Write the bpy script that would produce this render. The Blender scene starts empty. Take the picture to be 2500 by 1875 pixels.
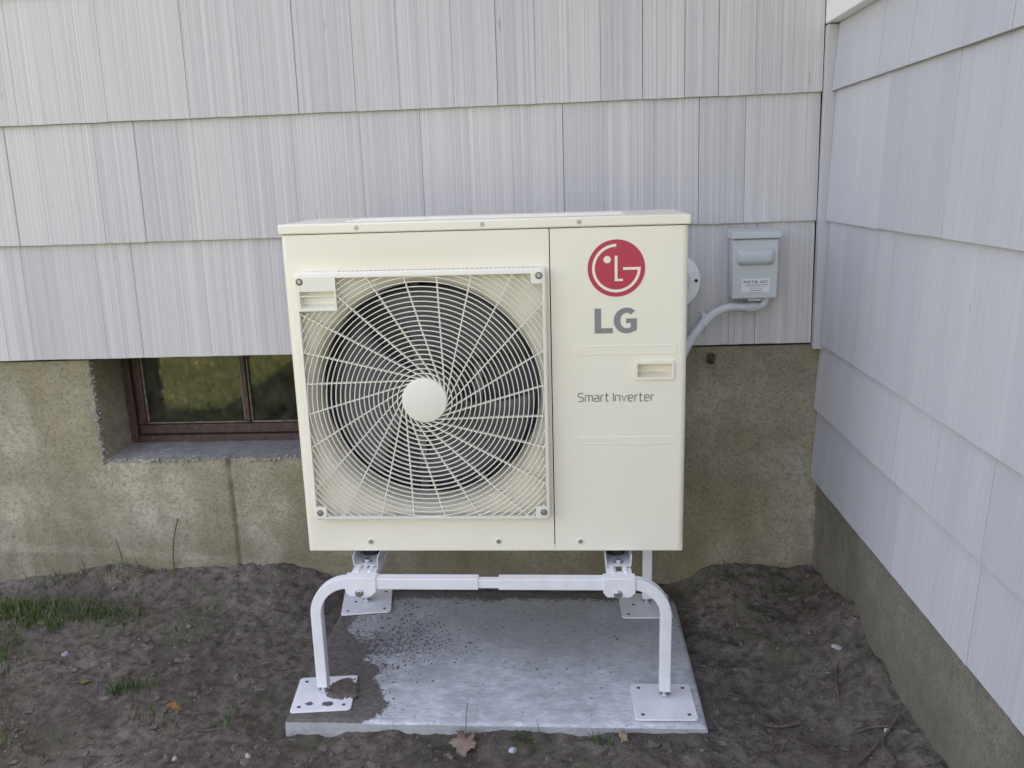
import bpy, bmesh, math, random
import numpy as np
from mathutils import Matrix, Vector
random.seed(7)
rng = np.random.default_rng(11)
scene = bpy.context.scene
col = scene.collection

# ------------------------------------------------------------------ camera
CAM = (0.0916, -2.5424, 1.3086); YAW, PITCH, ROLL = 0.0708, 0.2323, -0.0360
f = Vector((-math.sin(YAW)*math.cos(PITCH), math.cos(YAW)*math.cos(PITCH), -math.sin(PITCH)))
r = Vector((math.cos(YAW), math.sin(YAW), 0)); u = r.cross(f)
r2 = r*math.cos(ROLL) + u*math.sin(ROLL); u2 = -r*math.sin(ROLL) + u*math.cos(ROLL)
cd = bpy.data.cameras.new('camera'); cam = bpy.data.objects.new('camera', cd); col.objects.link(cam)
m3 = Matrix((r2, u2, -f)).transposed()
cam.matrix_world = Matrix.Translation(CAM) @ m3.to_4x4()
cd.sensor_width = 36; cd.lens = 2076.8/2500*36; cd.clip_start = 0.05; cd.clip_end = 500
scene.camera = cam

# ------------------------------------------------------------------ sky, sun, exposure
SUN_EL, SUN_AZ = math.radians(44.5), math.radians(57.9)      # azimuth from +Y (behind the house) towards +X
w = bpy.data.worlds.new('World'); scene.world = w; w.use_nodes = True
nt = w.node_tree; bg = nt.nodes['Background']
sky = nt.nodes.new('ShaderNodeTexSky'); sky.sky_type = 'NISHITA'; sky.sun_disc = False
sky.sun_elevation = SUN_EL; sky.sun_rotation = SUN_AZ
sky.air_density = 1.0; sky.dust_density = 3.0; sky.ozone_density = 0.6
nt.links.new(sky.outputs[0], bg.inputs[0]); bg.inputs[1].default_value = 0.13
sd = bpy.data.lights.new('sun', 'SUN'); sd.energy = 5.0; sd.angle = math.radians(0.53); sd.color = (1, .93, .82)
sun = bpy.data.objects.new('sun', sd); col.objects.link(sun)
sdir = Vector((math.sin(SUN_AZ)*math.cos(SUN_EL), math.cos(SUN_AZ)*math.cos(SUN_EL), math.sin(SUN_EL)))
sun.rotation_euler = sdir.to_track_quat('Z', 'Y').to_euler(); sun.location = (3, 3, 6)
vs = scene.view_settings; vs.view_transform = 'Standard'; vs.look = 'None'; vs.gamma = 1; vs.use_curve_mapping = False
vs.exposure = 2.65
vs.use_white_balance = True; vs.white_balance_temperature = 8600; vs.white_balance_tint = 24
scene.render.engine = 'CYCLES'

# ------------------------------------------------------------------ helpers
def tag(o, label=None, cat=None, group=None, kind=None):
    if label: o['label'] = label
    if cat: o['category'] = cat
    if group: o['group'] = group
    if kind: o['kind'] = kind
    return o
def empty(name, loc=(0, 0, 0), rot=(0, 0, 0), parent=None):
    o = bpy.data.objects.new(name, None); col.objects.link(o); o.location = loc; o.rotation_euler = rot
    o.empty_display_size = .05
    if parent: o.parent = parent
    return o
class MB:
    def __init__(s): s.v = []; s.f = []
    def add(s, vs_, fs_):
        n = len(s.v); s.v += [tuple(map(float, q)) for q in vs_]; s.f += [tuple(n+i for i in q) for q in fs_]; return s
    def box(s, a, b):
        x0, y0, z0 = a; x1, y1, z1 = b
        return s.add([(x0,y0,z0),(x1,y0,z0),(x1,y1,z0),(x0,y1,z0),(x0,y0,z1),(x1,y0,z1),(x1,y1,z1),(x0,y1,z1)],
              [(0,3,2,1),(4,5,6,7),(0,1,5,4),(1,2,6,5),(2,3,7,6),(3,0,4,7)])
    def prism(s, pts, y0, y1):
        """outline of (x,z) points, counter-clockwise seen from -Y, extruded from y0 (front) to y1 (back)"""
        n = len(pts); v = [(p[0], y0, p[1]) for p in pts]+[(p[0], y1, p[1]) for p in pts]
        fs = [tuple(range(n)), tuple(range(2*n-1, n-1, -1))]
        fs += [(i, i+n, (i+1) % n+n, (i+1) % n) for i in range(n)]
        return s.add(v, fs)
    def cyl(s, c, rad, axis, h, n=20, r1=None):
        """cylinder from c along axis ('x','y','z') for h"""
        r1 = rad if r1 is None else r1; v = []
        for k, (t, rr) in enumerate(((0, rad), (h, r1))):
            for i in range(n):
                a = 2*math.pi*i/n; p, q = rr*math.cos(a), rr*math.sin(a)
                v.append({'z': (c[0]+p, c[1]+q, c[2]+t), 'y': (c[0]+q, c[1]+t, c[2]+p), 'x': (c[0]+t, c[1]+p, c[2]+q)}[axis])
        fs = [(i, (i+1) % n, n+(i+1) % n, n+i) for i in range(n)]+[tuple(range(n-1, -1, -1)), tuple(range(n, 2*n))]
        return s.add(v, fs)
    def sweep(s, path, prof, closed=False, up=None, caps=True):
        """profile points (a,b) carried along a 3D path; a is along the side vector, b along up"""
        P = [Vector(p) for p in path]; n = len(P); m = len(prof); v = []
        up0 = Vector(up) if up else None; prev = None
        for i in range(n):
            if closed: t = P[(i+1) % n]-P[i-1]
            else: t = P[min(i+1, n-1)]-P[max(i-1, 0)]
            t.normalize()
            if up0 is not None: b = up0
            else:
                b = prev if prev is not None else (Vector((0, 0, 1)) if abs(t.z) < .9 else Vector((0, 1, 0)))
            a = t.cross(b).normalized(); b = a.cross(t).normalized(); prev = b
            v += [tuple(P[i]+a*p+b*q) for p, q in prof]
        fs = []
        for i in range(n if closed else n-1):
            j = (i+1) % n
            fs += [(i*m+k, i*m+(k+1) % m, j*m+(k+1) % m, j*m+k) for k in range(m)]
        if not closed and caps: fs += [tuple(range(m-1, -1, -1)), tuple((n-1)*m+k for k in range(m))]
        return s.add(v, fs)
    def tube(s, path, rad, n=8, **k): return s.sweep(path, [(rad*math.cos(2*math.pi*i/n), rad*math.sin(2*math.pi*i/n)) for i in range(n)], **k)
    def build(s, name, mat, parent=None, bevel=0, seg=2, ang=35, loc=None, rot=None, fix=True):
        me = bpy.data.meshes.new(name); me.from_pydata(s.v, [], s.f)
        if fix:
            bm = bmesh.new(); bm.from_mesh(me); bmesh.ops.recalc_face_normals(bm, faces=bm.faces); bm.to_mesh(me); bm.free()
        me.polygons.foreach_set('use_smooth', [True]*len(me.polygons)); me.set_sharp_from_angle(angle=math.radians(ang))
        me.materials.append(mat)
        o = bpy.data.objects.new(name, me); col.objects.link(o)
        if parent: o.parent = parent
        if loc: o.location = loc
        if rot: o.rotation_euler = rot
        if bevel:
            md = o.modifiers.new('bevel', 'BEVEL'); md.width = bevel; md.segments = seg; md.limit_method = 'ANGLE'; md.angle_limit = math.radians(40)
        return o
def rrect(x0, z0, x1, z1, rad, n=5):
    pts = []
    for cx, cz, a0 in ((x1-rad, z0+rad, -90), (x1-rad, z1-rad, 0), (x0+rad, z1-rad, 90), (x0+rad, z0+rad, 180)):
        for i in range(n+1):
            a = math.radians(a0+90*i/n); pts.append((cx+rad*math.cos(a), cz+rad*math.sin(a)))
    return pts
def sq(w_, h_, rad=.003):
    return rrect(-w_/2, -h_/2, w_/2, h_/2, rad, 2)
_T = rng.random((256, 256))
def vnoise(x, y):
    x = np.asarray(x, float); y = np.asarray(y, float)
    xi = np.floor(x).astype(int); yi = np.floor(y).astype(int); fx = x-xi; fy = y-yi
    fx = fx*fx*(3-2*fx); fy = fy*fy*(3-2*fy)
    g = lambda a, b: _T[a & 255, b & 255]
    return (g(xi, yi)*(1-fx)+g(xi+1, yi)*fx)*(1-fy)+(g(xi, yi+1)*(1-fx)+g(xi+1, yi+1)*fx)*fy
def fbm(x, y, o=4):
    t = 0; a = .5
    for i in range(o): t = t+a*(vnoise(x*2**i+17.3*i, y*2**i+9.1*i)-.5); a *= .5
    return t

# ------------------------------------------------------------------ materials
def mat(name, base=(.5, .5, .5), rough=.6, metal=0., spec=.5):
    m = bpy.data.materials.new(name); m.use_nodes = True
    b = m.node_tree.nodes['Principled BSDF']
    b.inputs['Base Color'].default_value = (*base, 1); b.inputs['Roughness'].default_value = rough
    b.inputs['Metallic'].default_value = metal; b.inputs['Specular IOR Level'].default_value = spec
    return m
class N:
    """small node-graph writer"""
    def __init__(s, m): s.t = m.node_tree; s.b = s.t.nodes['Principled BSDF']; s.m = m
    def new(s, typ, **kw):
        n = s.t.nodes.new('ShaderNode'+typ)
        for k, v in kw.items(): setattr(n, k, v)
        return n
    def link(s, a, b): s.t.links.new(a, b)
    def coord(s, kind='Object', rnd=False, scale=(1, 1, 1)):
        tc = s.new('TexCoord'); mp = s.new('Mapping'); mp.inputs['Scale'].default_value = scale
        src = tc.outputs[kind]
        if rnd:
            oi = s.new('ObjectInfo'); ml = s.new('Math', operation='MULTIPLY'); ml.inputs[1].default_value = 57.0
            s.link(oi.outputs['Random'], ml.inputs[0])
            cb = s.new('CombineXYZ'); s.link(ml.outputs[0], cb.inputs[0]); s.link(ml.outputs[0], cb.inputs[1]); s.link(ml.outputs[0], cb.inputs[2])
            ad = s.new('VectorMath', operation='ADD'); s.link(src, ad.inputs[0]); s.link(cb.outputs[0], ad.inputs[1]); src = ad.outputs[0]
        s.link(src, mp.inputs[0]); return mp.outputs[0]
    def noise(s, vec, scale, detail=3, rough=.55):
        n = s.new('TexNoise'); n.inputs['Scale'].default_value = scale; n.inputs['Detail'].default_value = detail; n.inputs['Roughness'].default_value = rough
        s.link(vec, n.inputs['Vector']); return n.outputs[0]
    def ramp(s, fac, stops):
        n = s.new('ValToRGB'); e = n.color_ramp.elements
        while len(e) < len(stops): e.new(.5)
        for q, (p, c) in zip(e, stops): q.position = p; q.color = (*c, 1) if len(c) == 3 else c
        s.link(fac, n.inputs[0]); return n.outputs[0]
    def math(s, op, a, b=None):
        n = s.new('Math', operation=op); n.use_clamp = False
        for i, q in enumerate((a, b)):
            if q is None: continue
            if isinstance(q, (int, float)): n.inputs[i].default_value = q
            else: s.link(q, n.inputs[i])
        return n.outputs[0]
    def mix(s, fac, a, b, mode='MIX'):
        n = s.new('Mix', data_type='RGBA', blend_type=mode); ins = [i for i in n.inputs if i.enabled]
        for i, q in zip((n.inputs[0], n.inputs[6], n.inputs[7]), (fac, a, b)):
            if isinstance(q, (int, float)): i.default_value = q
            elif isinstance(q, tuple): i.default_value = (*q, 1)
            else: s.link(q, i)
        return n.outputs[2]
    def bump(s, h, strength=.3, dist=.002):
        n = s.new('Bump'); n.inputs['Strength'].default_value = strength; n.inputs['Distance'].default_value = dist
        s.link(h, n.inputs['Height']); s.link(n.outputs[0], s.b.inputs['Normal'])
    def base(s, c): s.link(c, s.b.inputs['Base Color'])
    def rough(s, c): s.link(c, s.b.inputs['Roughness'])
g3 = lambda v: (v, v, v)

def shingle_mat(name, comb, c0, c1):
    m = mat(name, c0, .62, spec=.35); n = N(m)
    v1 = n.coord(rnd=True, scale=(1, 0, .0022)); v2 = n.coord(rnd=True, scale=(1, 0, .05))
    fine = n.noise(v1, 380, 1, .5); mid = n.noise(v1, 105, 3, .7); wide = n.noise(v2, 14, 2)
    k = n.math('ADD', n.math('MULTIPLY', fine, .45), n.math('MULTIPLY', mid, .55))
    s_ = .5-.22*comb; e_ = .5+.22*comb
    c = n.mix(n.ramp(k, [(.36, g3(0)), (.64, g3(1))]), c0, c1)
    oi = n.new('ObjectInfo')
    tone = n.ramp(n.math('ADD', n.math('MULTIPLY', wide, .6), n.math('MULTIPLY', oi.outputs['Random'], .4)), [(.2, (.87, .87, .885)), (.8, (1.04, 1.03, 1.01))])
    c = n.mix(1.0, c, tone, 'MULTIPLY')
    spots = n.noise(n.coord(rnd=True, scale=(1, 0, .16)), 60, 2); crk = n.ramp(spots, [(.715, g3(0)), (.745, g3(1))])
    c = n.mix(n.math('MULTIPLY', crk, .45), c, (.19, .185, .19))
    fl = n.noise(n.coord(rnd=True), 420, 2); c = n.mix(n.ramp(fl, [(.3, g3(.10)), (.7, g3(0))]), c, (.28, .28, .30))
    n.base(c); n.bump(k, .7*comb, .004); return m
M = {}
M['shingle_comb'] = shingle_mat('painted_combed_shingle', 1.0, (.465, .452, .445), (.675, .658, .642))
M['shingle_plain'] = shingle_mat('painted_plain_shingle', .45, (.535, .54, .57), (.605, .61, .638))
M['sheath'] = mat('dark_sheathing', (.14, .14, .15), .9)
M['trim'] = mat('white_trim_paint', (.87, .865, .83), .5)
M['strip'] = mat('corner_strip_paint', (.49, .475, .48), .6)
def concrete(name, c0, c1, c2, moss=None, bs=.5):
    m = mat(name, c0, .9, spec=.2); n = N(m); v = n.coord()
    big = n.noise(v, 2.1, 5, .65); mid = n.noise(v, 22, 5, .65); fin = n.noise(v, 190, 3, .7)
    c = n.mix(n.ramp(big, [(.35, g3(0)), (.68, g3(1))]), c0, c1)
    c = n.mix(n.math('MULTIPLY', n.ramp(mid, [(.4, g3(0)), (.7, g3(1))]), .55), c, c2)
    run = n.noise(n.coord(scale=(1, 1, .12)), 9, 3, .6)
    c = n.mix(n.math('MULTIPLY', n.ramp(run, [(.5, g3(0)), (.72, g3(1))]), .35), c, tuple(q*.55 for q in c2))
    if moss:
        mm = n.noise(n.coord(scale=(1, 1, .6)), 3.5, 5, .7)
        c = n.mix(n.math('MULTIPLY', n.ramp(mm, [(.48, g3(0)), (.72, g3(1))]), .6), c, moss)
    pit = n.ramp(fin, [(.32, g3(1)), (.47, g3(0))]); c = n.mix(n.math('MULTIPLY', pit, .65), c, (.07, .065, .05))
    gr2 = n.noise(v, 75, 4, .75); c = n.mix(n.math('MULTIPLY', n.ramp(gr2, [(.36, g3(1)), (.52, g3(0))]), .5), c, (.13, .12, .09))
    agg = n.ramp(n.noise(v, 260, 2), [(.63, g3(0)), (.72, g3(1))]); c = n.mix(n.math('MULTIPLY', agg, .5), c, (.55, .53, .47))
    sz = n.new('SeparateXYZ'); n.link(v, sz.inputs[0])          # ragged brown band, stronger towards the ground
    low_band = n.math('SUBTRACT', n.math('MULTIPLY', n.noise(n.coord(scale=(1, 1, .5)), 7, 5, .7), .62), sz.outputs[2])
    c = n.mix(n.math('MULTIPLY', n.ramp(low_band, [(.0, g3(0)), (.22, g3(1))]), .55), c, (.155, .130, .088))
    n.base(c); n.bump(n.math('ADD', n.math('MULTIPLY', fin, .6), mid), bs, .006); return m
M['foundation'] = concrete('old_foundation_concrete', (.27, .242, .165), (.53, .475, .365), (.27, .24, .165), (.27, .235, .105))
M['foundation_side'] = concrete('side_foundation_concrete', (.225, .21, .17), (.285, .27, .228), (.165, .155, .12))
M['chip'] = leafy('aggregate_stone', (.34, .33, .30), (.19, .18, .15), 120, .9) if False else mat('aggregate_stone', (.30, .29, .26), .9)
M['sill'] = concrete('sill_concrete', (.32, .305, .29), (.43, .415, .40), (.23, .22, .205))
def soil():
    m = mat('damp_soil', (.07, .06, .05), .95, spec=.15); n = N(m); v = n.coord()
    a = n.noise(v, 2.6, 4, .6); b = n.noise(v, 34, 5, .7); c_ = n.noise(v, 210, 3, .7)
    c = n.mix(n.ramp(a, [(.35, g3(0)), (.65, g3(1))]), (.125, .104, .086), (.235, .200, .168))
    c = n.mix(n.ramp(b, [(.36, g3(.9)), (.60, g3(0))]), c, (.066, .053, .042))
    c = n.mix(n.math('MULTIPLY', n.ramp(c_, [(.55, g3(0)), (.75, g3(1))]), .5), c, (.24, .205, .17))
    sp = n.ramp(n.noise(v, 330, 1), [(.76, g3(0)), (.79, g3(1))]); c = n.mix(sp, c, (.33, .30, .26))
    # moss / fine weed film
    gm = n.ramp(n.noise(v, 4.3, 5, .7), [(.52, g3(0)), (.68, g3(.6))]); c = n.mix(gm, c, (.095, .105, .060))
    # lawn away from the house
    tc = n.new('TexCoord'); sp2 = n.new('SeparateXYZ'); n.link(tc.outputs['Object'], sp2.inputs[0])
    edge = n.math('ADD', n.math('MULTIPLY', sp2.outputs[1], -1.0), n.math('MULTIPLY', n.noise(v, 3.0, 4), .8))
    lw = n.ramp(n.math('SUBTRACT', edge, 1.55), [(0, g3(0)), (.5, g3(1))])
    lc = n.mix(n.ramp(n.noise(v, 9, 4, .7), [(.35, g3(0)), (.65, g3(1))]), (.040, .085, .030), (.115, .12, .062))
    c = n.mix(lw, c, lc)
    n.base(c); n.bump(n.math('ADD', b, n.math('MULTIPLY', c_, .5)), .8, .012); return m
M['soil'] = soil()
M['clod'] = mat('soil_clod', (.072, .060, .050), .95, spec=.15)
_n = N(M['clod']); _n.base(_n.ramp(_n.noise(_n.coord(), 60, 4, .7), [(.3, (.085, .070, .056)), (.7, (.215, .182, .152))]))
def leafy(name, c0, c1, sc=8, rough=.55):
    m = mat(name, c0, rough, spec=.3); n = N(m)
    n.base(n.mix(n.ramp(n.noise(n.coord(), sc, 3), [(.35, g3(0)), (.65, g3(1))]), c0, c1)); return m
M['grass'] = leafy('grass_blade', (.04, .10, .022), (.095, .135, .04))
M['lawn'] = leafy('lawn_blade', (.042, .095, .026), (.13, .14, .065), 3)
M['straw'] = leafy('dry_straw', (.20, .15, .09), (.13, .10, .065))
M['unit'] = mat('cream_cabinet_paint', (.745, .715, .615), .34, spec=.5)
_n = N(M['unit']); _n.bump(_n.math('ADD', _n.noise(_n.coord(), 7, 2), _n.math('MULTIPLY', _n.noise(_n.coord(), 700, 2), .02)), .10, .012)
_n.base(_n.ramp(_n.noise(_n.coord(), 6, 4, .6), [(.3, (.865, .806, .664)), (.7, (.885, .828, .688))]))
M['grille'] = mat('cream_grille_plastic', (.845, .805, .695), .42)
M['inside'] = mat('dark_inside', (.13, .132, .14), .7)
M['fan'] = mat('dark_fan_plastic', (.135, .137, .147), .45)
M['motor'] = mat('galvanised_inside', (.30, .30, .29), .5)
M['red'] = mat('crimson_print', (.55, .035, .075), .4)
M['mark'] = mat('cream_print', (.865, .81, .67), .4)
M['greyprint'] = mat('grey_print', (.24, .245, .235), .45)
M['stand'] = mat('white_powder_coat', (.74, .745, .75), .38)
_n = N(M['stand']); _n.base(_n.ramp(_n.noise(_n.coord(rnd=True), 18, 4, .65), [(.3, (.76, .76, .76)), (.6, (.84, .84, .845))]))
M['zinc'] = mat('zinc_bolt', (.62, .63, .63), .3, .9)
M['galv'] = mat('galvanised_rail', (.70, .72, .73), .38, .25)
M['rubber'] = mat('dark_rubber', (.03, .03, .032), .8)
M['screw'] = mat('dull_screw', (.42, .41, .38), .4, .7)
M['hole'] = mat('dark_recess', (.10, .10, .10), .8)
M['box'] = mat('grey_enclosure_paint', (.53, .565, .56), .42)
M['label'] = mat('label_paper', (.74, .74, .76), .5)
M['ink'] = mat('label_ink', (.07, .075, .10), .5)
M['conduit'] = mat('grey_conduit', (.60, .63, .65), .4)
M['pvc'] = mat('white_plastic', (.80, .80, .77), .4)
M['brownframe'] = mat('brown_window_paint', (.085, .047, .036), .6)
_n = N(M['brownframe']); _k = _n.noise(_n.coord(scale=(1, 1, 1)), 40, 4, .7)
_n.base(_n.ramp(_k, [(.35, (.050, .030, .025)), (.62, (.10, .054, .042)), (.80, (.22, .17, .13))])); _n.bump(_k, .3, .003)
M['putty'] = leafy('old_putty', (.30, .26, .19), (.16, .13, .09), 60, .9)
M['room'] = mat('dark_basement', (.02, .02, .02), .9)
M['roof'] = mat('roof_shingles', (.08, .08, .085), .9)
M['soffit'] = mat('soffit_paint', (.74, .74, .72), .6)
# window pane: thin glass, part mirror part clear by the angle of view
m = bpy.data.materials.new('window_glass'); m.use_nodes = True; t = m.node_tree; t.nodes.clear()
out = t.nodes.new('ShaderNodeOutputMaterial'); mx = t.nodes.new('ShaderNodeMixShader'); gl = t.nodes.new('ShaderNodeBsdfGlossy')
tr = t.nodes.new('ShaderNodeBsdfTransparent'); fr = t.nodes.new('ShaderNodeFresnel'); fr.inputs[0].default_value = 1.75
gl.inputs['Roughness'].default_value = .035; tr.inputs[0].default_value = (.75, .78, .74, 1)
nz = t.nodes.new('ShaderNodeTexNoise'); nz.inputs['Scale'].default_value = 5; bp = t.nodes.new('ShaderNodeBump'); bp.inputs['Strength'].default_value = .006; bp.inputs['Distance'].default_value = .02
t.links.new(nz.outputs[0], bp.inputs['Height']); t.links.new(bp.outputs[0], gl.inputs['Normal'])
t.links.new(fr.outputs[0], mx.inputs[0]); t.links.new(tr.outputs[0], mx.inputs[1]); t.links.new(gl.outputs[0], mx.inputs[2]); df = t.nodes.new('ShaderNodeBsdfDiffuse'); df.inputs[0].default_value = (.34, .32, .25, 1); m2 = t.nodes.new('ShaderNodeMixShader')
nd = t.nodes.new('ShaderNodeTexNoise'); nd.inputs['Scale'].default_value = 28; nd.inputs['Detail'].default_value = 6; rp = t.nodes.new('ShaderNodeMapRange'); rp.inputs[1].default_value = .35; rp.inputs[2].default_value = .8; rp.inputs[3].default_value = .02; rp.inputs[4].default_value = .15
tcn = t.nodes.new('ShaderNodeTexCoord'); t.links.new(tcn.outputs['Object'], nd.inputs['Vector']); t.links.new(nd.outputs[0], rp.inputs[0]); t.links.new(rp.outputs[0], m2.inputs[0])
t.links.new(mx.outputs[0], m2.inputs[1]); t.links.new(df.outputs[0], m2.inputs[2]); t.links.new(m2.outputs[0], out.inputs[0])
M['glass'] = m

# ------------------------------------------------------------------ ground (one sheet, dense where it is seen)
PX0, PX1, PY0, PY1 = -.628, .402, -.732, -.045          # pad outline
FY, FX = .015, .85                                       # foundation faces
def smooth(a, b, x): t = np.clip((x-a)/(b-a), 0, 1); return t*t*(3-2*t)
def gh(x, y):
    x = np.asarray(x, float); y = np.asarray(y, float)
    db = np.maximum(0, FY-y); dr = np.maximum(0, FX-x)
    zb = np.interp(x, [-4, -1.86, -1.68, -1.47, -1.27, -1.04, -.87, -.76, -.62, .38, .53, .67, .82], [.04, .043, .07, .095, .082, .095, .10, .066, .035, .045, .10, .09, .085])
    zr = np.interp(-y, [0, .216, .357, .411, .513, .7, .95, 1.4, 3], [.08, .094, .15, .132, .11, .10, .09, .07, .03])
    reach = .15+.05*vnoise(x*3.1, y*0+4)
    h = zb*np.exp(-(db/reach)**1.5)
    h = np.maximum(h, zr*np.exp(-(dr/.15)**1.4)*smooth(.02, -.02, y))
    h = h-.050*np.exp(-((y+.085)/.05)**2)*smooth(-1.15, -1.45, x)+.012*np.exp(-((y+.22)/.06)**2)*smooth(-1.25, -1.45, x)               # hollow by the wall
    near = smooth(-6, -2.5, y)*smooth(-7, -3, x)*smooth(7, 3, x)
    n = .055*fbm(x*3.0, y*3.0, 3)+.036*fbm(x*13, y*13, 4)+.020*np.abs(fbm(x*38, y*38, 4))
    h = h+n*(.35+.65*near)+.004
    dp = np.maximum(np.maximum(PX0-x, x-PX1), np.maximum(PY0-y, y-PY1))         # distance outside the pad
    k = smooth(.0, .10, dp); cap = .012+.012*(vnoise(x*9, y*9)-.5)+.008*fbm(x*40, y*40, 3)+.012*np.exp(-((x+.1)/.18)**2)*(y < PY0)
    h = np.where(dp < .10, np.minimum(h, cap)*(1-k)+h*k, h)
    h = np.where(dp < -.012, -.03, h)
    h = np.where((y > FY+.02) | (x > FX+.02), -.25, h)
    return h
def axis(lo, hi, step, far):
    a = list(np.arange(lo, hi+1e-6, step)); s_ = step
    lo_, hi_ = [], []; x = hi
    while x < far: s_ *= 1.35; x += s_; hi_.append(x)
    s_ = step; x = lo
    while x > -far: s_ *= 1.35; x -= s_; lo_.append(x)
    return np.array(lo_[::-1]+a+hi_)
gx = axis(-2.05, .90, .008, 90); gy = axis(-1.15, .045, .008, 90)
X, Y = np.meshgrid(gx, gy); Z = gh(X, Y); nx, ny = len(gx), len(gy)
idx = np.arange(nx*ny).reshape(ny, nx)
quads = np.stack([idx[:-1, :-1], idx[:-1, 1:], idx[1:, 1:], idx[1:, :-1]], -1).reshape(-1, 4)
def np_mesh(name, V, F, mt, smooth_=True):
    me = bpy.data.meshes.new(name); V = np.asarray(V, np.float32); F = np.asarray(F, np.int32); k = F.shape[1]
    me.vertices.add(len(V)); me.vertices.foreach_set('co', V.ravel())
    me.loops.add(F.size); me.loops.foreach_set('vertex_index', F.ravel())
    me.polygons.add(len(F)); me.polygons.foreach_set('loop_start', np.arange(0, F.size, k, dtype=np.int32)); me.polygons.foreach_set('loop_total', np.full(len(F), k, np.int32))
    me.update(calc_edges=True); me.validate()
    me.polygons.foreach_set('use_smooth', [smooth_]*len(F)); me.materials.append(mt)
    o = bpy.data.objects.new(name, me); col.objects.link(o); return o
ground = np_mesh('ground', np.stack([X, Y, Z], -1).reshape(-1, 3), quads, M['soil'])
tag(ground, 'dark bare soil round the house turning to lawn further out', kind='structure')

# ------------------------------------------------------------------ house
house = empty('house', (0, .1, 0))
tag(house, 'house corner with pale grey painted shingles above a concrete foundation', 'house')
house_inv = Matrix.Translation((0, -.1, 0))
def hp(o, parent=None):
    """parent in place (the house empty sits at y = .1)"""
    o.parent = parent or house; o.matrix_parent_inverse = (parent or house).matrix_world.inverted() if parent is None else Matrix()
    return o
HTOP = 2.9
hp(MB().box((-6, .032, .79), (.86, .24, HTOP)).build('back_wall', M['sheath'])); back_wall = bpy.data.objects['back_wall']
hp(MB().box((.854, -3.4, .37), (1.06, .030, HTOP)).build('side_wall', M['sheath'])); side_wall = bpy.data.objects['side_wall']
bpy.context.view_layer.update()
def shingle(parent, mt, u0, u1, z0, z1, side=False, butt=.0115, over=.04):
    """one wedge shingle; u runs along the wall, the butt face at local y=0"""
    w_ = (u1-u0)/2; jz = random.uniform(-.0007, .0007); jy = random.uniform(-.0006, .0003); tilt = random.uniform(-.0008, .0008)
    h = z1-z0+over; fr = (.0115-.0)/(z1-z0); ytop = fr*h
    mb = MB(); nseg = max(2, int((u1-u0)/.035)); top = []; v = []; fs = []
    for i in range(nseg+1):
        a = -w_+2*w_*i/nseg; e = random.uniform(-.0005, .0005)+jz+tilt*(i/nseg-.5)
        v += [(a, jy, e), (a, jy+ytop, h), (a, jy+ytop+.0012, h), (a, jy+butt-.0015, e)]
    for i in range(nseg):
        p, q = 4*i, 4*i+4
        fs += [(p, q, q+1, p+1), (p+1, q+1, q+2, p+2), (p+2, q+2, q+3, p+3), (p+3, q+3, q, p)]
    fs += [(0, 1, 2, 3), (4*nseg+3, 4*nseg+2, 4*nseg+1, 4*nseg)]
    mb.add(v, fs); c = (u0+u1)/2
    o = mb.build('shingle', mt, None, ang=30)
    o.matrix_world = (Matrix.Translation((.827, -c, z0)) @ Matrix.Rotation(-math.pi/2, 4, 'Z')) if side else Matrix.Translation((c, 0, z0))
    o.parent = parent; o.matrix_parent_inverse = parent.matrix_world.inverted()
    return o
GAP = .0024
def course(parent, mt, joints, z0, z1, side=False, **k):
    gp = [random.choice((.0005, .0007, .0010, .0016)) for _ in joints]
    for i, (a, b) in enumerate(zip(joints[:-1], joints[1:])):
        shingle(parent, mt, a+gp[i]/2, b-gp[i+1]/2, z0, z1, side, **k)
def fill(lo, hi, a, b):
    j = [lo]
    while j[-1] < hi-b*1.15: j.append(j[-1]+random.uniform(a, b))
    return j+[hi]
XL, XR = -3.0, .8065
rows = {1.525: [-1.373, -1.255, -1.128, -1.006, -.844, -.68, -.511, -.382, -.225, -.10, .01, .193, .31, .427, .521, .621, .726],
        1.172: [-1.587, -1.493, -1.452, -1.313, -1.186, -1.04, -.907, -.708, -.507, -.329, -.19, -.065, .083, .20, .343, .47, .60],
        .814: [-1.598, -1.508, -1.36, -1.244, -1.024, -.86, -.70, -.52, -.37, -.2, -.06, .12, .3, .45, .565, .642]}
zs = [.814, 1.172, 1.525, 1.880, 2.235, 2.590, 2.92]
for i, z0 in enumerate(zs[:-1]):
    j = rows.get(z0)
    j = (fill(XL, j[0], .10, .20)+j[1:]+[XR]) if j else fill(XL, XR, .10, .22)
    course(back_wall, M['shingle_comb'], j, z0, zs[i+1])
# side wall: u = distance from the corner towards the street
US, UE = .0206, 3.0
srows = [(.3905, .6095, [-.010, .12, .30, .47, .66, .885, 1.05, 1.217]), (.6095, .814, [-.010, .20, .41, .63, .84, 1.063, 1.194]),
         (.814, 1.172, [US, .17, .33, .52, .702, .96, 1.097]), (1.172, 1.525, [US, .145, .437, .60, .792, 1.027]),
         (1.525, 1.700, [US, .19, .374, .56, .78, .997])]
for z0, z1, j in srows:
    course(side_wall, M['shingle_plain'], j+fill(j[-1], UE, .13, .25)[1:], z0, z1, True, over=.03 if z1 < 1.7 else .0)
for z0, z1 in ((1.905, 2.235), (2.235, 2.590), (2.590, 2.92)):
    course(side_wall, M['shingle_plain'], fill(US, UE, .13, .25), z0, z1, True)
hp(MB().box((.8085, -.018, .797), (.8420, .006, 1.698)).build('corner_strip', M['strip'], bevel=.002))
hp(MB().box((.8085, -.018, 1.906), (.8420, .006, HTOP)).build('corner_strip', M['strip'], bevel=.002))
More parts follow.
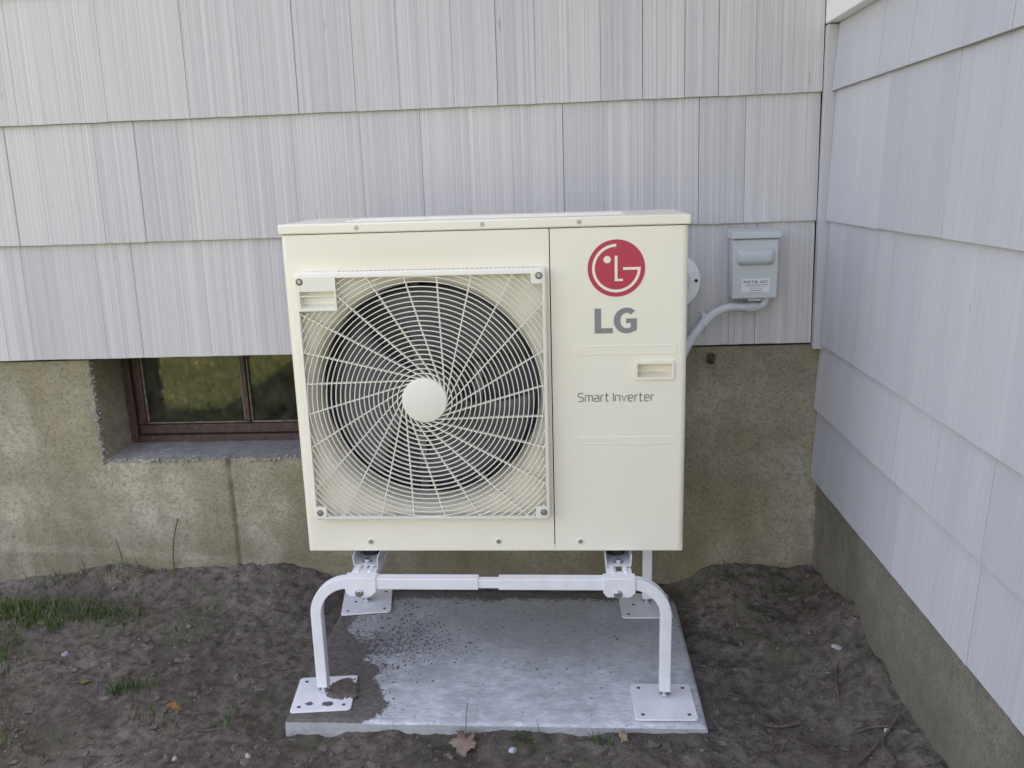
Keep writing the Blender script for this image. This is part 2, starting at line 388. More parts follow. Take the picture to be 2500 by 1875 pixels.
hp(MB().box((.8075, -3.2, 1.701), (.853, .006, 1.903)).build('trim_board', M['trim'], bevel=.003))
roof = hp(MB().box((-6, -.30, HTOP+.02), (.549, 4.5, HTOP+.14)).build('roof', M['roof']))
hp(MB().box((.55, -3.55, HTOP+.025), (5.0, 4.5, HTOP+.145)).build('roof', M['roof']))

# foundation of the back wall: uneven cast concrete with the window opening, a pour joint and a footing ledge
WX0, WX1, WZ0, FT = -1.437, -.62, .469, .806
fxs = np.array(sorted(set(np.round(np.concatenate([np.linspace(-6, -2.2, 12), np.arange(-2.2, .87, .010), [WX0, WX1, -1.026, -1.021, -1.016, -1.011]]), 4))))
fzs = np.array(sorted(set(np.round(np.concatenate([np.arange(-.12, .80, .010), [WZ0, FT]]), 4))))
FXg, FZg = np.meshgrid(fxs, fzs)
def face_y(x, z):
    y = FY+.010*fbm(x*2.2, z*2.2, 3)+.0045*fbm(x*20, z*20, 3)
    led = np.interp(x, [-6, -1.834, -1.438, -1.049, -.761, 1], [.30, .175, .153, .121, .087, .02])+.010*fbm(x*8, z*0+2.2, 3)
    y = y-.012*smooth(led+.006, led-.006, z)*smooth(-.4, -.8, x)
    jx = -1.019+.010*fbm(z*9, z*0+7.7, 3)
    y = y+.012*np.exp(-((x-jx)/.0065)**2)*(z < WZ0)*(.7+.9*vnoise(z*40, z*0))
    wv = np.where(np.abs(z-WZ0) < .012, 1, 0)*((x > WX0-.02) & (x < WX1+.02))+np.where(np.abs(x-WX0) < .016, 1, 0)*(z > WZ0-.01)
    return y+wv*(.006*vnoise(x*110, z*110))
FYg = face_y(FXg, FZg)
jx_ = np.where((np.abs(FXg-WX0) < 1e-4) & (FZg > WZ0), .010*fbm(FXg*0+3, FZg*30, 3), 0); jz_ = np.where((np.abs(FZg-WZ0) < 1e-4) & (FXg > WX0) & (FXg < WX1), .004+.008*fbm(FXg*40, FZg*0+5, 3), 0)
V = np.stack([FXg+jx_, FYg, FZg+jz_], -1).reshape(-1, 3); nfx = len(fxs); q = []; ii = np.arange(V.shape[0]).reshape(len(fzs), nfx)
for a in range(len(fzs)-1):
    for b in range(nfx-1):
        if fzs[a] >= WZ0-1e-6 and fxs[b] >= WX0-1e-6 and fxs[b+1] <= WX1+1e-6: continue
        q.append((ii[a, b], ii[a, b+1], ii[a+1, b+1], ii[a+1, b]))
V = list(map(tuple, V)); WY = .27
def strip(ids):       # reveal surfaces running back from the opening's edge
    back = []
    for k in ids:
        x, y, z = V[k]; V.append((x, WY, z)); back.append(len(V)-1)
    for a in range(len(ids)-1): q.append((ids[a], ids[a+1], back[a+1], back[a]))
ja = int(np.argmin(abs(fzs-WZ0))); bl = int(np.argmin(abs(fxs-WX0))); br = int(np.argmin(abs(fxs-WX1)))
strip([ii[a, bl] for a in range(ja, len(fzs))]); strip([ii[a, br] for a in range(ja, len(fzs))][::-1])
strip([ii[len(fzs)-1, 0]]+[ii[len(fzs)-1, b] for b in range(1, bl+1)]); strip([ii[len(fzs)-1, b] for b in range(br, nfx)])
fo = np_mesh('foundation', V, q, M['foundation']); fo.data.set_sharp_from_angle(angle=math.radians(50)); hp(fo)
hp(MB().box((-6, .285, -.12), (WX0-.03, .33, FT)).box((WX1+.03, .285, -.12), (.86, .33, FT)).box((WX0-.03, .285, -.12), (WX1+.03, .33, WZ0-.01)).build('foundation_core', M['room']))
# sloping sill sheet
sx = np.arange(WX0+.0, WX1+.001, .010); sy = np.array([FY+.002, FY+.03, FY+.06, .11, .15, .19, WY]); SX, SY = np.meshgrid(sx, sy)
SZ = WZ0+.0015+.008*fbm(SX*40, SX*0+5, 3)*np.exp(-(SY-FY)/.03)+.006*fbm(SX*14, SY*14, 4)+.003*(SY-FY)/.2
si = np.arange(SX.size).reshape(SX.shape)
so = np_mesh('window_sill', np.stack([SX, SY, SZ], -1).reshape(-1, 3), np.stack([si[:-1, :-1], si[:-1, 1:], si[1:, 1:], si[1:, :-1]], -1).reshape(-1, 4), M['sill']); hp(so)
# broken aggregate along the window opening
def chips(P, s0, name):
    bm = bmesh.new(); bmesh.ops.create_icosphere(bm, subdivisions=1, radius=1); bv = np.array([v.co[:] for v in bm.verts]); bf = np.array([[v.index for v in fc.verts] for fc in bm.faces]); bm.free(); k = len(P)
    V = bv[None]*(1+.4*(rng.random((k, len(bv)))-.5)*2)[:, :, None]*(s0*(.4+1.1*rng.random(k)**2))[:, None, None]+P[:, None, :]
    o = np_mesh(name, V.reshape(-1, 3), (bf[None]+np.arange(k)[:, None, None]*len(bv)).reshape(-1, 3), M['chip'], False); o['kind'] = 'stuff'; o.parent = fo; o.matrix_parent_inverse = fo.matrix_world.inverted(); return o
bpy.context.view_layer.update()
k_ = 330; P = np.concatenate([np.stack([rng.uniform(WX0, WX1, k_), FY+rng.normal(.006, .006, k_), WZ0+rng.normal(-.001, .004, k_)], 1), np.stack([WX0+rng.normal(-.001, .004, 190), FY+rng.normal(.006, .006, 190), rng.uniform(WZ0, FT-.01, 190)], 1)])
chips(P, .0042, 'broken_aggregate')
# side wall foundation
ay = np.concatenate([np.arange(.02, -1.6, -.012), np.linspace(-1.62, -3.4, 14)]); az = np.arange(-.1, .421, .012); AY, AZ = np.meshgrid(ay, az)
AX = FX+.012*fbm(AY*2.4+30, AZ*2.4, 3)+.006*fbm(AY*22, AZ*22, 3); ai = np.arange(AY.size).reshape(AY.shape)
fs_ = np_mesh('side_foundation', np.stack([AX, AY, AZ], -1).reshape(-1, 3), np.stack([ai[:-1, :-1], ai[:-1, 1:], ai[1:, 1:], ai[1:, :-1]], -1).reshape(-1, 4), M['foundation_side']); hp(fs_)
hp(MB().box((.90, -3.4, -.1), (1.05, .02, .365)).build('side_foundation_core', M['room']))

# basement window
win = empty('basement_window', (WX0, .22, WZ0)); hp(win)
win.matrix_parent_inverse = house.matrix_world.inverted(); bpy.context.view_layer.update()
def wp(mb, name, mt, **k):
    o = mb.build(name, mt, None, **k); o.parent = win; o.matrix_parent_inverse = win.matrix_world.inverted(); return o
wp(MB().box((-1.462, .205, .466), (-1.412, .262, .83)), 'jamb', M['brownframe'], bevel=.003)
wp(MB().box((-.66, .205, .466), (-.60, .262, .83)), 'jamb', M['brownframe'], bevel=.003)
wp(MB().box((-1.4115, .208, .466), (-.661, .262, .497)), 'bottom_rail', M['brownframe'], bevel=.003)
sash = wp(MB().box((-1.411, .222, .498), (-.662, .250, .532)), 'sash', M['brownframe'], bevel=.004)
wp(MB().box((-1.411, .222, .533), (-1.383, .250, .83)), 'sash', M['brownframe'], bevel=.004)
wp(MB().box((-.689, .222, .533), (-.662, .250, .83)), 'sash', M['brownframe'], bevel=.004)
wp(MB().box((-1.030, .218, .5335), (-1.012, .250, .83)), 'muntin', M['brownframe'], bevel=.003)
for x0, x1 in ((-1.382, -1.031), (-1.011, -.690)):
    wp(MB().box((x0, .238, .5335), (x1, .242, .83)), 'pane', M['glass'])
    for bx in ((x0, .228, .534, x0+.005, .2375, .829), (x1-.005, .228, .534, x1, .2375, .829), (x0+.006, .228, .534, x1-.006, .2375, .5385)):
        wp(MB().box(bx[:3], bx[3:]), 'putty_line', M['putty'], bevel=.0015)
hp(MB().add([(-1.6, .34, .2), (-.4, .34, .2), (-.4, 1.4, .2), (-1.6, 1.4, .2), (-1.6, .34, .95), (-.4, .34, .95), (-.4, 1.4, .95), (-1.6, 1.4, .95)],
        [(0, 1, 2, 3), (4, 5, 6, 7), (1, 2, 6, 5), (2, 3, 7, 6), (3, 0, 4, 7)]).build('basement_room', M['room'], fix=False))

# ------------------------------------------------------------------ concrete pad
TILT = .0085
pad_c = ((PX0+PX1)/2, (PY0+PY1)/2); PZ = .032
px = np.linspace(PX0, PX1, 240)-pad_c[0]; py = np.linspace(PY0, PY1, 160)-pad_c[1]; PXg, PYg = np.meshgrid(px, py)
wx_, wy_ = PXg+pad_c[0], PYg+pad_c[1]
edge = np.interp(-wy_, [.05, .18, .30, .351, .412, .456, .484, .518, .571, .616, .658, .694, .711, .73], [-.60, -.60, -.62, -.557, -.510, -.527, -.477, -.453, -.449, -.437, -.411, -.414, -.432, -.46])
dirt = smooth(.045, -.035, wx_-edge-.075*fbm(wx_*13, wy_*13, 4)-.02)
dist = wx_-edge
speck = .40*np.exp(-((wx_+.42)/.17)**2-((wy_+.37)/.11)**2)+.20*np.exp(-((wx_+.44)/.13)**2-((wy_+.16)/.12)**2)+.34*np.exp(-np.maximum(dist, 0)/.05)+.14+.25*fbm(wx_*8, wy_*8, 3)
film_shade = np.clip(smooth(-.62, -.22, wy_+.35*fbm(wx_*4, wy_*4, 4))*.9+.7*fbm(wx_*11, wy_*11, 4), 0, 1)  # grey dust film, with the shade below the unit painted in towards the back
back = smooth(.10, .02, -wy_-.05-.06*fbm(wx_*10, wy_*10, 3))*.8
front = smooth(-.712, -.726, wy_+.012*fbm(wx_*20, wy_*20, 3))*.75
D = np.clip(np.maximum.reduce([dirt*1.3, speck, back*1.2, front*.45]), 0, 1.3)
rr = np.minimum.reduce([px[None, :]-px[0]+0*PYg, px[-1]-PXg, PYg-py[0], py[-1]-PYg])
PZg = .0008*fbm(wx_*30, wy_*30, 3)+smooth(.5, .9, D)*.0022*(1+1.2*fbm(wx_*60, wy_*60, 3))-.006*np.exp(-rr/.004)
V = np.stack([PXg, PYg, PZg], -1).reshape(-1, 3); pi_ = np.arange(PXg.size).reshape(PXg.shape)
F = np.stack([pi_[:-1, :-1], pi_[:-1, 1:], pi_[1:, 1:], pi_[1:, :-1]], -1).reshape(-1, 4)
loop = list(pi_[0, :])+list(pi_[1:, -1])+list(pi_[-1, -2::-1])+list(pi_[-2:0:-1, 0])
n0 = len(V); L = len(loop); bot = V[loop].copy(); bot[:, 2] = -.075
bot[:, :2] += .002*np.sign(bot[:, :2])
topl = V[loop].copy(); V = np.concatenate([V, bot, topl]); F = np.concatenate([F, [(n0+L+i, n0+i, n0+(i+1) % L, n0+L+(i+1) % L) for i in range(L)]])
F = np.concatenate([F, np.array([(n0, n0+1, n0+L//2, n0+L//2+1)])])
def pad_mat():
    m = mat('pad_concrete', (.42, .43, .44), .85, spec=.25); n = N(m); v = n.coord()
    at = n.new('Attribute'); at.attribute_name = 'dirt'
    a = n.noise(v, 4, 4, .6); st = n.noise(n.coord(scale=(.22, 1, 1)), 160, 3, .6); fi = n.noise(v, 300, 2, .6)
    c = n.mix(n.ramp(a, [(.33, g3(0)), (.66, g3(1))]), (.43, .442, .452), (.75, .77, .795))
    c = n.mix(n.math('MULTIPLY', n.ramp(st, [(.38, g3(1)), (.60, g3(0))]), .45), c, (.34, .355, .37))
    c = n.mix(n.math('MULTIPLY', n.ramp(fi, [(.62, g3(0)), (.72, g3(1))]), .6), c, (.78, .81, .85))
    ck = n.noise(n.coord(scale=(.6, 1, 1)), 34, 5, .75); c = n.mix(n.math('MULTIPLY', n.ramp(ck, [(.50, g3(0)), (.66, g3(1))]), .6), c, (.84, .86, .89))
    c = n.mix(n.math('MULTIPLY', n.ramp(ck, [(.34, g3(1)), (.46, g3(0))]), .45), c, (.27, .27, .265))
    s2 = n.noise(v, 70, 4, .7)
    dc = n.mix(n.ramp(s2, [(.35, g3(0)), (.65, g3(1))]), (.11, .095, .083), (.19, .167, .148))
    sn = n.noise(n.coord(scale=(.8, 1, 1)), 105, 4, .7); k = n.ramp(n.math('ADD', at.outputs['Fac'], n.math('MULTIPLY', n.math('SUBTRACT', n.math('ADD', n.math('MULTIPLY', sn, .7), n.math('MULTIPLY', s2, .3)), .5), 1.9)), [(.48, g3(0)), (.74, g3(1))])
    fa = n.new('Attribute'); fa.attribute_name = 'film_shade'; c = n.mix(n.math('MULTIPLY', fa.outputs['Fac'], .92), c, n.mix(n.ramp(s2, [(.35, g3(0)), (.65, g3(1))]), (.30, .295, .28), (.43, .43, .42)))
    sv = n.new('SeparateXYZ'); n.link(v, sv.inputs[0])
    c = n.mix(k, c, dc); n.base(c); n.bump(n.math('ADD', fi, n.math('MULTIPLY', st, .8)), .35, .002); return m
M['pad'] = pad_mat()
pad = np_mesh('concrete_pad', V, F, M['pad']); att = pad.data.attributes.new('dirt', 'FLOAT', 'POINT')
att.data.foreach_set('value', np.concatenate([D.ravel(), np.full(L, .33), np.full(L, .05)]).astype(np.float32))
att = pad.data.attributes.new('film_shade', 'FLOAT', 'POINT'); att.data.foreach_set('value', np.concatenate([film_shade.ravel(), np.full(L, 1.0), np.full(L, .75)]).astype(np.float32))
pad.data.set_sharp_from_angle(angle=math.radians(40))
PADV = (PXg, PYg, PZg, speck, D)
pad.location = (pad_c[0], pad_c[1], PZ); pad.rotation_euler = (0, TILT, 0)
tag(pad, 'square grey concrete slab lying on the soil, smeared with dirt along one side', 'slab')
def pad_z(x): return PZ-(x-pad_c[0])*TILT

# ------------------------------------------------------------------ heat pump stand
SXc = -.124
stand = empty('heat_pump_stand', (SXc, -.375, PZ), (0, TILT, 0))
tag(stand, 'white metal tube stand with square foot plates carrying the heat pump', 'stand')
LX, RX = -.562-SXc, .312-SXc; BZ = .349-PZ                    # leg centre lines, bar height (local)
def half(yb, plates):
    # bent legs
    R = .085
    for s_, x in ((1, LX), (-1, RX)):
        path = [(x, yb, .027), (x, yb, BZ-R-.06), (x, yb, BZ-R)]
        path += [(x+s_*R*(1-math.cos(a)), yb, BZ-R+R*math.sin(a)) for a in [math.radians(d) for d in range(9, 91, 9)]]
        path += [(x+s_*(R+.03), yb, BZ)]
        MB().sweep(path, sq(.0275, .0275, .0022), up=(0, 1, 0)).build('leg', M['stand'], stand, ang=15)
    MB().sweep([(LX+.11, yb, BZ), (-.149-SXc, yb, BZ)], sq(.0285, .0285, .0018), up=(0, 1, 0)).build('cross_bar', M['stand'], stand, ang=15)
    MB().sweep([(-.098-SXc, yb, BZ), (RX-.11, yb, BZ)], sq(.0285, .0285, .0018), up=(0, 1, 0)).build('cross_bar', M['stand'], stand, ang=15)
    MB().sweep([(-.19-SXc, yb, BZ-.001), (-.06-SXc, yb, BZ-.001)], sq(.0215, .0215, .0018), up=(0, 1, 0)).build('inner_bar', M['stand'], stand, ang=15)
    for (x, y, ang) in plates:
        e = MB().prism([(p[0], p[1]) for p in rrect(-.076, -.076, .076, .076, .010, 4)], -.0045, 0)
        e.v = [(p[0], p[2], -p[1]) for p in e.v]
        pl = e.build('foot_plate', M['stand'], stand, bevel=.001, loc=(x-SXc, y+.375, .0035), rot=(0, 0, math.radians(ang)))
        for hx in (-.056, .056):
            for hy in (-.056, .056):
                MB().cyl((hx, hy, .0035), .0048, 'z', .0016, 14).build('bolt_hole', M['hole'], pl)
        if yb > 0: MB().cyl((-.036, .002, .0035), .0048, 'z', .0016, 14).build('bolt_hole', M['hole'], pl)
    for x in (LX, RX):                                           # adjuster bolt under each leg
        b = MB().cyl((x, yb, .0085), .0075, 'z', .020, 16).cyl((x, yb, .0085), .0135, 'z', .007, 6)
        b.build('foot_bolt', M['zinc'], stand, bevel=.001)
yf = -.616+.375; yr = -.128+.375
half(yf, [(-.5575, -.625, 6.6), (.3065, -.640, 1.0)]); half(yr, [(-.560, -.131, 9.5), (.306, -.145, 1)])
RAILX = (-.4405-SXc, .199-SXc)
for x in RAILX:
    # saddle brackets over the bars, with the slotted tongue that carries the rail
    for yb, d in ((yf, 1), (yr, -1)):
        o = [(-.0365, BZ+.0178), (-.0365, BZ-.019), (-.027, BZ-.031), (.029, BZ-.031), (.0415, BZ-.019), (.0415, BZ+.0178)]
        bk = MB(); y0 = yb-d*.0178; y1 = yb-d*.0148
        bk.prism([(x-.004+a, b) for a, b in o], min(y0, y1), max(y0, y1))
        bk.build('saddle_bracket', M['stand'], stand, bevel=.0012)
        MB().box((x-.0404, yb-.0147, BZ+.0146), (x+.0374, yb+.0147, BZ+.0177)).build('saddle_top', M['stand'], stand, bevel=.001)
        ya, yc = (yf+.0150, yf+.236) if d > 0 else (yf+.2365, yr-.0150)
        tg = MB().box((x-.031, ya, BZ+.0148), (x-.0075, yc, BZ+.0174)).box((x+.0075, ya, BZ+.0148), (x+.031, yc, BZ+.0174))
        tg.box((x-.0070, ya, BZ+.0148), (x+.0070, ya+.012, BZ+.0174)).box((x-.031, ya, BZ-.006), (x-.0285, yc, BZ+.0147)).box((x+.0285, ya, BZ-.006), (x+.031, yc, BZ+.0147))
        for sx_ in (-.016, .016): tg.sweep([(x+sx_, ya, BZ+.0186), (x+sx_, yc, BZ+.0186)], sq(.009, .0055, .0025), up=(0, 0, 1))
        tg.build('slotted_tongue', M['stand'], stand, bevel=.0008)
        MB().cyl((x-.005, yb-d*.0179, BZ-.022), .0085, 'y', -d*.006, 6).cyl((x-.005, yb-d*.0179, BZ-.022), .0110, 'y', -d*.0015, 18).build('side_bolt', M['zinc'], stand, bevel=.0008)
    # U rail
    za = BZ+.0222; ra, rb = -.572+.375, -.195+.375
    MB().sweep([(x, ra, za), (x, rb, za)], [(-.031, 0), (.031, 0), (.033, .026), (.0310, .026), (.029, .0020), (-.029, .0020), (-.0310, .026), (-.033, .026)], up=(0, 0, 1)).build('rail', M['galv'], stand)
    for yy in (-.552+.375, -.215+.375):
        MB().cyl((x, yy, za+.0021), .0125, 'z', .0018, 20).cyl((x, yy, za+.004), .009, 'z', .006, 6).build('rail_bolt', M['zinc'], stand, bevel=.0008)

# ------------------------------------------------------------------ heat pump
UX, UY, UZ = -.589, -.55, .40
TU = .006
hpump = empty('heat_pump', (UX+.477, UY+.165, UZ), (0, TU, 0))
tag(hpump, 'cream outdoor heat pump unit with round fan grille and red emblem', 'heat pump')
W0, W1, HB, HS, DEP = -.001, .953, .0045, .8035, .33
def U(mb, name, mt, parent=None, **k):
    """build in cabinet coordinates (x from the left edge, y from the front face, z from the base)"""
    if parent is None or parent is hpump: mb.v = [(x-.477, y-.165, z) for x, y, z in mb.v]; return mb.build(name, mt, hpump, **k)
    mb.v = [(x-.477, y-.165, z) for x, y, z in mb.v]; return mb.build(name, mt, parent, **k)
CX, CZ = .327, .4055; RO, RB = .277, .300
SEAM = .633
RC = .014
def ring_pt(a, rad, y): return (CX+rad*math.cos(a), y, CZ+rad*math.sin(a))
# front panel: flat sheet with the fan opening, rolled left edge and left side
fp = MB(); angs = set(2*math.pi*i/96 for i in range(96)); x0, x1, z0, z1 = RC+W0, SEAM-.0012, HB, HS
for cx_, cz_ in ((x0, z0), (x1, z0), (x1, z1), (x0, z1)): angs.add(math.atan2(cz_-CZ, cx_-CX) % (2*math.pi))
angs = sorted(angs); n = len(angs); outer = []
for a in angs:
    c, s_ = math.cos(a), math.sin(a); tt = []
    if c > 1e-9: tt.append((x1-CX)/c)
    if c < -1e-9: tt.append((x0-CX)/c)
    if s_ > 1e-9: tt.append((z1-CZ)/s_)
    if s_ < -1e-9: tt.append((z0-CZ)/s_)
    outer.append(ring_pt(a, min(tt), 0))
rings = [outer]+[[ring_pt(a, rad, y) for a in angs] for rad, y in ((RB, 0), (RB-.004, .002), (RB-.012, .009), (RB-.018, .019), (RO+.002, .032), (RO, .045), (RO-.001, .075), (RO+.002, .10))]
vv = [p for rg in rings for p in rg]
fp.add(vv, [(k*n+i, k*n+(i+1) % n, (k+1)*n+(i+1) % n, (k+1)*n+i) for k in range(len(rings)-1) for i in range(n)])
arc = [(RC+W0-RC*math.sin(a), RC-RC*math.cos(a)) for a in [math.radians(d) for d in range(0, 91, 15)]]+[(W0, DEP)]
v = []
for x, y in arc: v += [(x, y, HB), (x, y, HS)]
fp.add(v, [(2*i, 2*i+1, 2*i+3, 2*i+2) for i in range(len(arc)-1)])
bmw = U(fp, 'front_panel', M['unit'], ang=30)
# service panel on the right with the pocket handle
HX0, HX1, HZ0, HZ1 = .836, .918, .4475, .4835
sp_ = MB(); xs_ = [SEAM+.0012, HX0, HX1, W1-RC]; zz = [HB, HZ0, HZ1, HS]
for i in range(3):
    for j in range(3):
        if i == 1 and j == 1: continue
        sp_.add([(xs_[i], 0, zz[j]), (xs_[i+1], 0, zz[j]), (xs_[i+1], 0, zz[j+1]), (xs_[i], 0, zz[j+1])], [(0, 1, 2, 3)])
arc = [(W1-RC+RC*math.sin(a), RC-RC*math.cos(a)) for a in [math.radians(d) for d in range(0, 91, 15)]]+[(W1, DEP)]
v = []
for x, y in arc: v += [(x, y, HB), (x, y, HS)]
sp_.add(v, [(2*i, 2*i+2, 2*i+3, 2*i+1) for i in range(len(arc)-1)])
sp_.add([(xs_[0], 0, HB), (xs_[0], .012, HB), (xs_[0], .012, HS), (xs_[0], 0, HS)], [(0, 1, 2, 3)])
bm = None
srv = U(sp_, 'service_panel', M['unit'], ang=30)
hd = MB()
def frame(mb, x0, z0, x1, z1, w_, ya, yb, rad=.004):
    a = rrect(x0, z0, x1, z1, rad); b = rrect(x0+w_, z0+w_, x1-w_, z1-w_, max(rad-w_*.4, .0015)); n = len(a)
    mb.add([(p[0], yb, p[1]) for p in a]+[(p[0]+(.0012 if p[0] < (x0+x1)/2 else -.0012), ya, p[1]+(.0012 if p[1] < (z0+z1)/2 else -.0012)) for p in a]+[(p[0], ya, p[1]) for p in b]+[(p[0], yb+.001, p[1]) for p in b],
           [(k*n+i, k*n+(i+1) % n, (k+1)*n+(i+1) % n, (k+1)*n+i) for k in range(3) for i in range(n)])
frame(hd, HX0-.0065, HZ0-.0055, HX1+.0065, HZ1+.0055, .0075, -.005, -.0003)
pk = [(HX0, 0, HZ0), (HX1, 0, HZ0), (HX1, 0, HZ1), (HX0, 0, HZ1), (HX0+.003, .026, HZ0+.009), (HX1-.003, .026, HZ0+.009), (HX1-.003, .026, HZ1), (HX0+.003, .026, HZ1)]
hd.add(pk, [(0, 1, 5, 4), (1, 2, 6, 5), (2, 3, 7, 6), (3, 0, 4, 7), (4, 5, 6, 7)])
U(hd, 'pocket_handle', M['unit'], ang=30)
for a, b, c, d in ((.695, .5035, .930, .528), (.693, .281, .930, .302)):
    e = MB(); frame(e, a, b, c, d, .0030, -.0007, -.0001, .004); U(e, 'pressed_rib', M['unit'], ang=50)
# back, base pan, inside
U(MB().box((W0+.002, DEP-.012, HB+.002), (W1-.002, DEP-.001, HS-.002)), 'back_panel', M['unit'])
U(MB().box((W0+.003, .003, HB-.003), (W1-.003, DEP-.002, HB+.015)), 'base_pan', M['unit'], bevel=.001)
U(MB().box((.012, .215, .03), (.62, .225, .79)), 'heat_exchanger', M['inside'])
U(MB().box((.622, .012, .03), (.630, .30, .79)), 'partition', M['inside'])
# lid
lid = U(MB().box((W0-.0035, -.0035, .8050), (W1+.0035, DEP+.003, .8285)), 'top_cover', M['unit'], bevel=.004, seg=3)
for y in (.09, .15, .21): U(MB().sweep([(.14, y, .829), (.81, y, .829)], sq(.016, .0035, .0015), up=(0, 0, 1)), 'cover_ridge', M['unit'], lid)
def screw(x, z, y, parent, big=False):
    s_ = MB().cyl((x, y, z), .0052, 'y', -.0022, 18, .0040); o = U(s_, 'screw', M['screw'], parent)
    U(MB().box((x-.0028, y-.0028, z-.0006), (x+.0028, y-.0022, z+.0006)).box((x-.0006, y-.0029, z-.0028), (x+.0006, y-.0023, z+.0028)), 'screw_slot', M['hole'], None) if False else None
    return o
for x in (.183, .479, .702): screw(x, .817, -.0036, lid)
for x, pp in ((.164, bmw), (.491, bmw), (.697, srv)):
    dm = MB(); nn = 24
    dm.cyl((x, -.0002, .0285), .0105, 'y', -.0012, nn, .0085); o = U(dm, 'screw_dimple', M['unit'], pp)
    dm = MB().cyl((x, -.0013, .0285), .0062, 'y', -.0014, 18, .005); U(dm, 'screw', M['screw'], pp)
# emblem: red disc, light ring-shaped letter, upright letter and dot
LXc, LZc, LR = .787, .709, .0662; k_ = LR/195.
emb = U(MB().cyl((LXc, -.0003, LZc), LR, 'y', -.0007, 72), 'emblem', M['red'])
def mark(pts, y0=-.0016, y1=-.00105): return MB().prism([(LXc+a*k_, LZc+b*k_) for a, b in pts], y0, y1)
ro, ri = 165, 146
# ring letter: one outline, anticlockwise
A = [math.radians(90+i*267/72) for i in range(73)]
ring = [(ro*math.cos(a), ro*math.sin(a)) for a in A]+[(ro, 6), (46, 6), (46, -12), (ri, -12)]+[(ri*math.cos(a), ri*math.sin(a)) for a in A[::-1] if math.degrees(a) < 354.5]
U(mark(ring), 'ring_mark', M['mark'], emb)
U(mark([(-11, 85), (-11, -88), (45, -88), (45, -72), (8, -72), (8, 85)]), 'upright_mark', M['mark'], emb)
U(MB().cyl((LXc-62*k_, -.00105, LZc+60*k_), 25*k_, 'y', -.0005, 24), 'dot_mark', M['mark'], emb)
# large grey letters
s9 = .099/292.; lx, lz = .736, .616
def glyph(pts, name): U(MB().prism([(lx+(a-405)*s9, lz-(b-744)*s9) for a, b in pts], -.0008, -.0002), name, M['greyprint'])
glyph([(405, 745), (405, 920), (531, 920), (531, 884), (450, 884), (450, 745)], 'letter')
gc, gr = (626, 832), 90
go = [(gc[0]+89*math.cos(math.radians(d)), gc[1]-gr*math.sin(math.radians(d))) for d in range(48, 296, 8)]
gi = [(gc[0]+43*math.cos(math.radians(d)), gc[1]-54*math.sin(math.radians(d))) for d in range(290, 40, -10)]
glyph(go+[(697, 900), (697, 818), (622, 818), (622, 851), (654, 851), (654, 880)]+gi, 'letter')
def text_mesh(txt, x, z, width, y, mt, name, parent, height=None, center=False, shear=0, bold=0):
    cu = bpy.data.curves.new(name, 'FONT'); cu.body = txt; cu.extrude = .0; cu.shear = shear; cu.offset = bold
    ob = bpy.data.objects.new(name, cu); col.objects.link(ob); dg = bpy.context.evaluated_depsgraph_get()
    me = bpy.data.meshes.new_from_object(ob.evaluated_get(dg)); bpy.data.objects.remove(ob)
    co = np.array([v.co[:] for v in me.vertices]); lo, hi = co.min(0), co.max(0); sc = width/(hi[0]-lo[0]); sz = sc if height is None else height/(hi[1]-lo[1])
    for v in me.vertices: v.co = (x+(v.co.x-lo[0])*sc, y, z+(v.co.y-lo[1])*sz)
    me.name = name; me.materials.append(mt); o = bpy.data.objects.new(name, me); col.objects.link(o); o.parent = parent
    return o
STROKES = {'S': (.62, [[(.62, 1), (.15, 1), (.03, .95), (0, .85), (0, .68), (.05, .58), (.15, .54), (.48, .48), (.58, .43), (.62, .33), (.62, .14), (.58, .04), (.48, 0), (0, 0)]]),
 'm': (.92, [[(0, 0), (0, .72), (.80, .72), (.89, .68), (.92, .58), (.92, 0)], [(.46, .72), (.46, 0)]]),
 'a': (.56, [[(.05, .72), (.44, .72), (.53, .68), (.56, .58), (.56, 0), (.12, 0), (.03, .04), (0, .12), (0, .28), (.03, .36), (.12, .40), (.56, .40)]]),
 'r': (.34, [[(0, 0), (0, .58), (.03, .68), (.12, .72), (.34, .72)]]), 't': (.40, [[(.10, 1), (.10, .13), (.13, .04), (.22, 0), (.40, 0)], [(-.02, .72), (.38, .72)]]),
 'I': (.0, [[(0, 0), (0, 1)]]), 'n': (.56, [[(0, 0), (0, .72), (.44, .72), (.53, .68), (.56, .58), (.56, 0)]]), 'v': (.58, [[(0, .72), (.29, .0), (.58, .72)]]),
 'e': (.56, [[(0, .38), (.56, .38), (.56, .58), (.53, .68), (.44, .72), (.12, .72), (.03, .68), (0, .58), (0, .14), (.03, .04), (.12, 0), (.52, 0)]])}
def stroke_text(txt, x, z, width, height, wd, y, mt):
    tot = sum((STROKES[c][0]+.25) if c != ' ' else .34 for c in txt)-.25; sx_ = width/tot; cx_ = x
    for c in txt:
        if c == ' ': cx_ += .34*sx_; continue
        mb = MB()
        for P in STROKES[c][1]: mb.sweep([(cx_+a*sx_, y, z+b*height) for a, b in P], [(-wd/2, -.0002), (wd/2, -.0002), (wd/2, .0002), (-wd/2, .0002)], up=(0, 1, 0))
        U(mb, 'letter', mt); cx_ += (STROKES[c][0]+.25)*sx_
stroke_text('Smart Inverter', .696, .3905, .180, .0205, .0027, -.0005, M['greyprint'])

